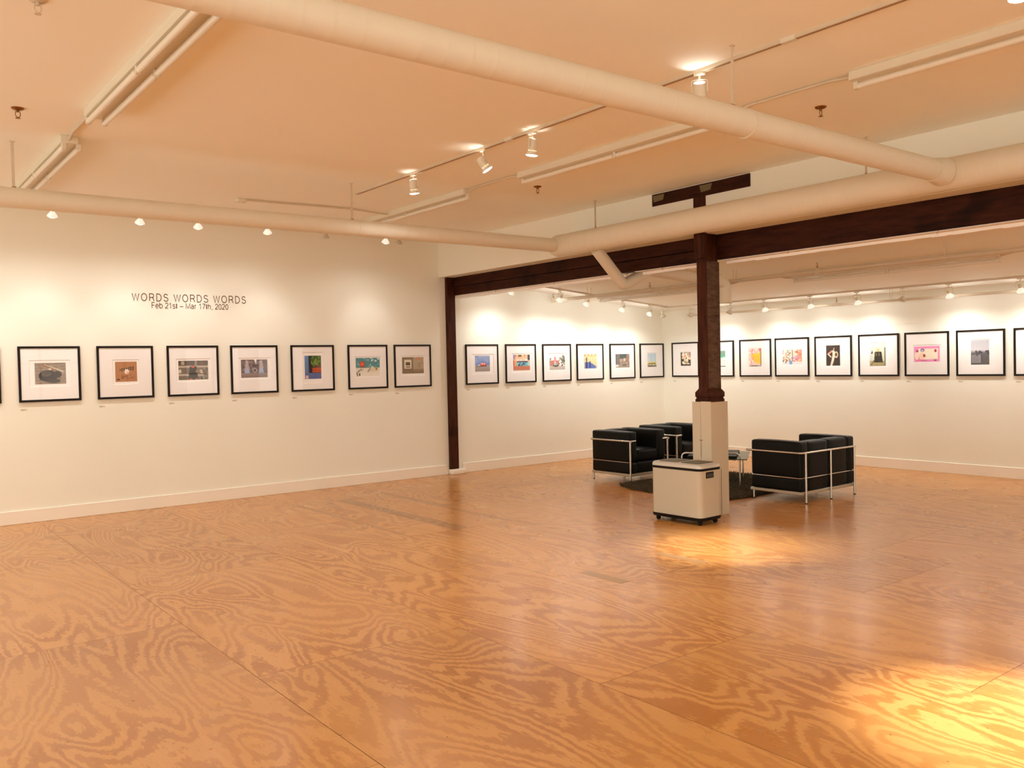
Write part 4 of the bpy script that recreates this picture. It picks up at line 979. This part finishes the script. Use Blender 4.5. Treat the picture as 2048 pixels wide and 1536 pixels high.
# ------------------------------------------------------------------ club seats (steel tube cage, black leather cushions)
def cushion(x0, x1, y0, y1, z0, z1, r=.03, puff=.012):
    bm = bmesh.new(); bmesh.ops.create_cube(bm, size=1)
    bmesh.ops.subdivide_edges(bm, edges=bm.edges[:], cuts=7, use_grid_fill=True)
    hx, hy, hz = (x1-x0)/2, (y1-y0)/2, (z1-z0)/2
    def remap(c, h):          # crowd the grid lines toward the edges so that the rounding stays local
        a = abs(c); e = r/h
        t = {1.0: 1.0, .75: 1-.42*e, .5: 1-1.15*e, .25: .45, 0.0: 0.0}[round(a*4)/4]
        return math.copysign(min(1, max(t, .05 if a else 0)), c) if a > 1e-5 else 0.0
    for v in bm.verts:
        u, w, q = remap(v.co.x*2, hx), remap(v.co.y*2, hy), remap(v.co.z*2, hz)
        p = Vector((u*hx, w*hy, q*hz))
        # round the box, then puff its faces
        ip = Vector((max(-hx+r, min(hx-r, p.x)), max(-hy+r, min(hy-r, p.y)), max(-hz+r, min(hz-r, p.z))))
        d = p-ip
        if d.length > 1e-6: p = ip + d.normalized()*min(r, d.length) if d.length > r else p
        k = puff
        if abs(abs(u)-1) < 1e-4: p.x += math.copysign(k*(1-w*w)*(1-q*q), u)
        if abs(abs(w)-1) < 1e-4: p.y += math.copysign(k*(1-u*u)*(1-q*q), w)
        if abs(abs(q)-1) < 1e-4: p.z += math.copysign(k*(1-w*w)*(1-u*u), q)
        v.co = p + Vector(((x0+x1)/2, (y0+y1)/2, (z0+z1)/2))
    m = MB(); m._merge(bm); return m
def smooth_obj(o):
    md = o.modifiers.new('sub', 'SUBSURF'); md.levels = 1; md.render_levels = 2
def club(name, W, D, seats, label, cat, loc, rotz, group=None, foot=0.0):
    """back at y=0, front at y=D, x centred"""
    t = thing(name, label, cat, loc, rotz, group)
    h = W/2; aw = .155; zb = .128
    for s in (-1, 1):
        xa, xb = (h-aw, h-.002) if s > 0 else (-h+.002, -h+aw)
        o = cushion(xa, xb, .015, D-.02, zb, .275, .022, .004).build('lower_arm_cushion', M_blackl, t, smooth=80)
        o = cushion(xa, xb, .015, D-.02, .279, .674, .024, .008).build('arm_cushion', M_blackl, t, smooth=80)
    iw = (W-2*aw)/seats
    for k in range(seats):
        xa = -h+aw+k*iw+.003; xb = xa+iw-.006
        cushion(xa, xb, .012, .175, zb, .668, .026, .008).build('back_cushion', M_blackl, t, smooth=80)
        cushion(xa, xb, .178, D-.015, .285, .435, .026, .008).build('seat_cushion', M_blackl, t, smooth=80)
        cushion(xa, xb, .178, D-.022, zb, .282, .028, .004).build('lower_cushion', M_blackl, t, smooth=80)
    # steel
    r = .0125; o_ = .008
    top = [(-h-o_, D+.035, .556), (-h-o_, -o_-.004, .556), (h+o_, -o_-.004, .556), (h+o_, D+.035, .556)]
    MB().tube(fillet(top, .05, 6), r, 12).build('top_rail', M_chrome, t)
    mid_ = [(-h+.002, D-.03, .277), (-h+.002, .006, .277), (h-.002, .006, .277), (h-.002, D-.03, .277)]
    MB().tube(fillet(mid_, .04, 5), .0065, 8).build('middle_rail', M_chrome, t)
    bb = MB().box(-h+.005, -h+.035, 0, D, .095, .128, .004, 1).box(h-.035, h-.005, 0, D, .095, .128, .004, 1)
    bb.box(-h+.035, h-.035, 0, .03, .095, .128, .004, 1).box(-h+.035, h-.035, D-.03, D, .095, .128, .004, 1)
    bb.box(-h+.035, h-.035, .03, D-.03, .105, .127).build('base_frame', M_basebar, t)
    n = seats+1
    for k in range(n):
        x = -h+.058 + (W-.116)*k/(n-1)
        lg = MB().cyl((x, -.018, foot+.006), (x, -.018, .556), r, seg=12).cyl((x, -.018, .112), (x, .010, .112), .006, seg=8).build('rear_leg', M_chrome, t)
        MB().cyl((x, -.018, foot), (x, -.018, foot+.010), .0145, seg=12).build('foot', M_rubber, lg)
    for s in (-1, 1):
        if seats == 1:
            x = s*(h+o_-.002)
            lg = MB().tube([(x, D+.012, foot+.006), (x, D+.012, .556)], r, 12).build('front_leg', M_chrome, t)
            MB().cyl((x, D+.012, foot), (x, D+.012, foot+.010), .0145, seg=12).build('foot', M_rubber, lg)
            # short return of the rail at the arm front
            MB().tube(fillet([(x, D+.012, .556), (x-s*.10, D+.012, .556)], .02, 3), r, 12).build('rail_return', M_chrome, t)
        else:
            x = s*(h-.03)
            lg = MB().cyl((x, D-.03, foot+.006), (x, D-.03, .10), r, seg=12).build('front_leg', M_chrome, t)
            MB().cyl((x, D-.03, foot), (x, D-.03, foot+.012), .0145, seg=12).build('foot', M_rubber, lg)
    return t
club('club_sofa', 1.085, .675, 2, 'black leather two-seat club sofa in a chrome tube cage, back to the camera', 'sofa', (8.778, 5.46, 0), 0)
ch = club('club_armchair', .70, .73, 1, 'black leather club armchair left of the column, side to the camera', 'armchair', (8.44, 8.625, 0), math.pi, 'club armchairs')
dup(ch, (9.47, 8.74, 0), math.pi, 'black leather club armchair half hidden behind the nearer armchair and the column', 'club armchairs')

# ------------------------------------------------------------------ glass table
A = Vector((8.69, 6.62)); B = Vector((9.39, 7.10)); ang = math.atan2(B.y-A.y, B.x-A.x)
tb = thing('coffee_table', 'low glass coffee table on bent chrome tube legs, behind the column', 'table', ((A.x), (A.y), 0), ang)
Lt, Wt, zt_ = .85, .70, .445
for x, zt_ in ((0, .440), (Lt, .351)):
    MB().tube(fillet([(x, 0, .03), (x, 0, zt_), (x, Wt, zt_), (x, Wt, .03)], .06, 8), .0115, 12).build('leg_hoop', M_chrome, tb)
MB().cyl((0, .06, .352), (Lt, .06, .352), .008, seg=8).cyl((0, Wt-.06, .352), (Lt, Wt-.06, .352), .008, seg=8).build('stretcher', M_chrome, tb)
MB().box(-.05, Lt+.05, -.09, Wt+.06, .362, .374, .003, 1).build('glass_top', M_tglass, tb)
MB().box(.06, Lt-.02, .04, Wt-.06, .376, .398, .006, 1).build('dark_tray', M_blackp, tb)  # black slab stands in for the dark reflection in the glass

# ------------------------------------------------------------------ shaggy rug
def rug():
    rnd = random.Random(3); 
    x0, x1, y0, y1 = 7.74, 9.76, 6.175, 7.86
    V, Fc = [], []
    nx, ny = 60, 52
    def edge(u, v):
        x = x0 + (x1-x0)*u; y = y0 + (y1-y0)*v
        x += .03*math.sin(7*v+1)*(1-u) + .02*math.sin(11*v)*u - (.10*(v-.8)/.2*(1-u) if v > .8 else 0)*-1
        y += .025*math.sin(9*u+2)*(1-v) + .02*math.sin(13*u)*v
        return x, y
    for j in range(ny+1):
        for i in range(nx+1):
            u, v = i/nx, j/ny; x, y = edge(u, v)
            e = min(u, 1-u, v, 1-v); z = .004 if e <= 0 else .024 + rnd.uniform(-.006, .008)
            V.append((x, y, z))
    for j in range(ny):
        for i in range(nx):
            a = j*(nx+1)+i; Fc.append((a, a+1, a+nx+2, a+nx+1))
    for k in range(26000):
        u, v = rnd.random(), rnd.random()
        if k % 6 == 0:
            s = rnd.random()
            if s < .5: v = rnd.uniform(0, .012)
            elif s < .8: u = rnd.uniform(0, .012)
            else: v = 1-rnd.uniform(0, .012)
        x, y = edge(u, v); a = rnd.uniform(0, 6.28); w = rnd.uniform(.003, .006); h = rnd.uniform(.026, .052)
        lx, ly = rnd.gauss(0, .014), rnd.gauss(0, .014)
        dx, dy = math.cos(a)*w, math.sin(a)*w; n = len(V)
        V.extend([(x-dx, y-dy, .010), (x+dx, y+dy, .010), (x+lx+dx*.5, y+ly+dy*.5, h), (x+lx-dx*.5, y+ly-dy*.5, h)])
        Fc.append((n, n+1, n+2, n+3))
    me = bpy.data.meshes.new('shag_rug'); me.from_pydata(V, [], Fc)
    me.materials.append(mat('rug_pile', (0.100, 0.078, 0.048), .95, spec=.1, noise=.45, nscale=14))
    o = bpy.data.objects.new('shag_rug', me); C.objects.link(o); tag(o, 'dark grey-brown shaggy rug under the table and seats', 'rug')
rug()

# ------------------------------------------------------------------ recycling bin
bn = thing('recycling_bin', 'silver-grey two-lid wheeled bin in front of the boxed column base', 'bin', (6.455, 5.695, 0), .03)
bd, bw = .335, .62     # depth (x), width (y)
def rbox(x0, x1, y0, y1, z0, z1, r, seg=6, taper=0.0):
    poly = []
    for cx, cy, a0 in ((x1-r, y1-r, 0), (x0+r, y1-r, 90), (x0+r, y0+r, 180), (x1-r, y0+r, 270)):
        for k in range(seg+1):
            a = math.radians(a0 + 90*k/seg); poly.append((cx+r*math.cos(a), cy+r*math.sin(a)))
    return poly
def loft(levels):
    """levels: (polygon, z)"""
    m = MB(); bm = bmesh.new(); R_ = [[bm.verts.new((x, y, z)) for x, y in p] for p, z in levels]; n = len(R_[0])
    for k in range(len(R_)-1):
        for i in range(n): bm.faces.new((R_[k][i], R_[k][(i+1) % n], R_[k+1][(i+1) % n], R_[k+1][i]))
    bm.faces.new(R_[0][::-1]); bm.faces.new(R_[-1]); m._merge(bm); return m
yy0, yy1 = -bw/2, bw/2
loft([(rbox(0, bd, yy0, yy1, 0, 0, .05), .075), (rbox(0, bd, yy0, yy1, 0, 0, .05), .530)]).build('body', M_bin, bn, smooth=50)
loft([(rbox(.004, bd-.004, yy0+.004, yy1-.004, 0, 0, .05), .045), (rbox(-.004, bd+.004, yy0-.004, yy1+.004, 0, 0, .052), .055), (rbox(-.004, bd+.004, yy0-.004, yy1+.004, 0, 0, .052), .078)]).build('base_tray', M_blackp, bn, smooth=50)
loft([(rbox(-.003, bd+.003, yy0-.003, yy1+.003, 0, 0, .052), .528), (rbox(-.003, bd+.003, yy0-.003, yy1+.003, 0, 0, .052), .552)]).build('trim_band', M_blackp, bn, smooth=50)
loft([(rbox(-.002, bd+.002, yy0-.002, yy1+.002, 0, 0, .052), .552), (rbox(-.002, bd+.002, yy0-.002, yy1+.002, 0, 0, .052), .572), (rbox(.010, bd-.008, yy0+.010, yy1-.010, 0, 0, .045), .588), (rbox(.022, bd-.016, yy0+.022, yy1-.022, 0, 0, .04), .592)]).build('lid_rim', M_binrim, bn, smooth=60)
for y0, y1 in ((yy0+.055, -.022), (.022, yy1-.055)):
    lv = []
    for r0, z in ((0, .590), (0, .595), (.012, .598), (.05, .599)): lv.append((rbox(.045+r0, bd-.035-r0*.6, y0+r0, y1-r0, 0, 0, .035), z))
    loft(lv).build('lid', M_lid, bn, smooth=60)
MB().box(.085, .205, yy0-.004, yy0+.002, .455, .515, .004, 1).build('handle_recess', M_blackp, bn)
MB().box(.093, .197, yy0-.0045, yy0-.003, .463, .500).build('handle_grip', M_darkp, bn)
MB().box(bd-.012, bd-.009, yy0-.0015, yy0+.001, .08, .528).build('seam', M_blackp, bn)
for x, y in ((.05, yy0+.05), (bd-.05, yy0+.05), (.05, yy1-.05), (bd-.05, yy1-.05)):
    MB().cyl((x, y-.011, .024), (x, y+.011, .024), .024, seg=16).box(x-.006, x+.006, y-.016, y+.016, .024, .05, .002, 1).build('caster', M_blackp, bn)
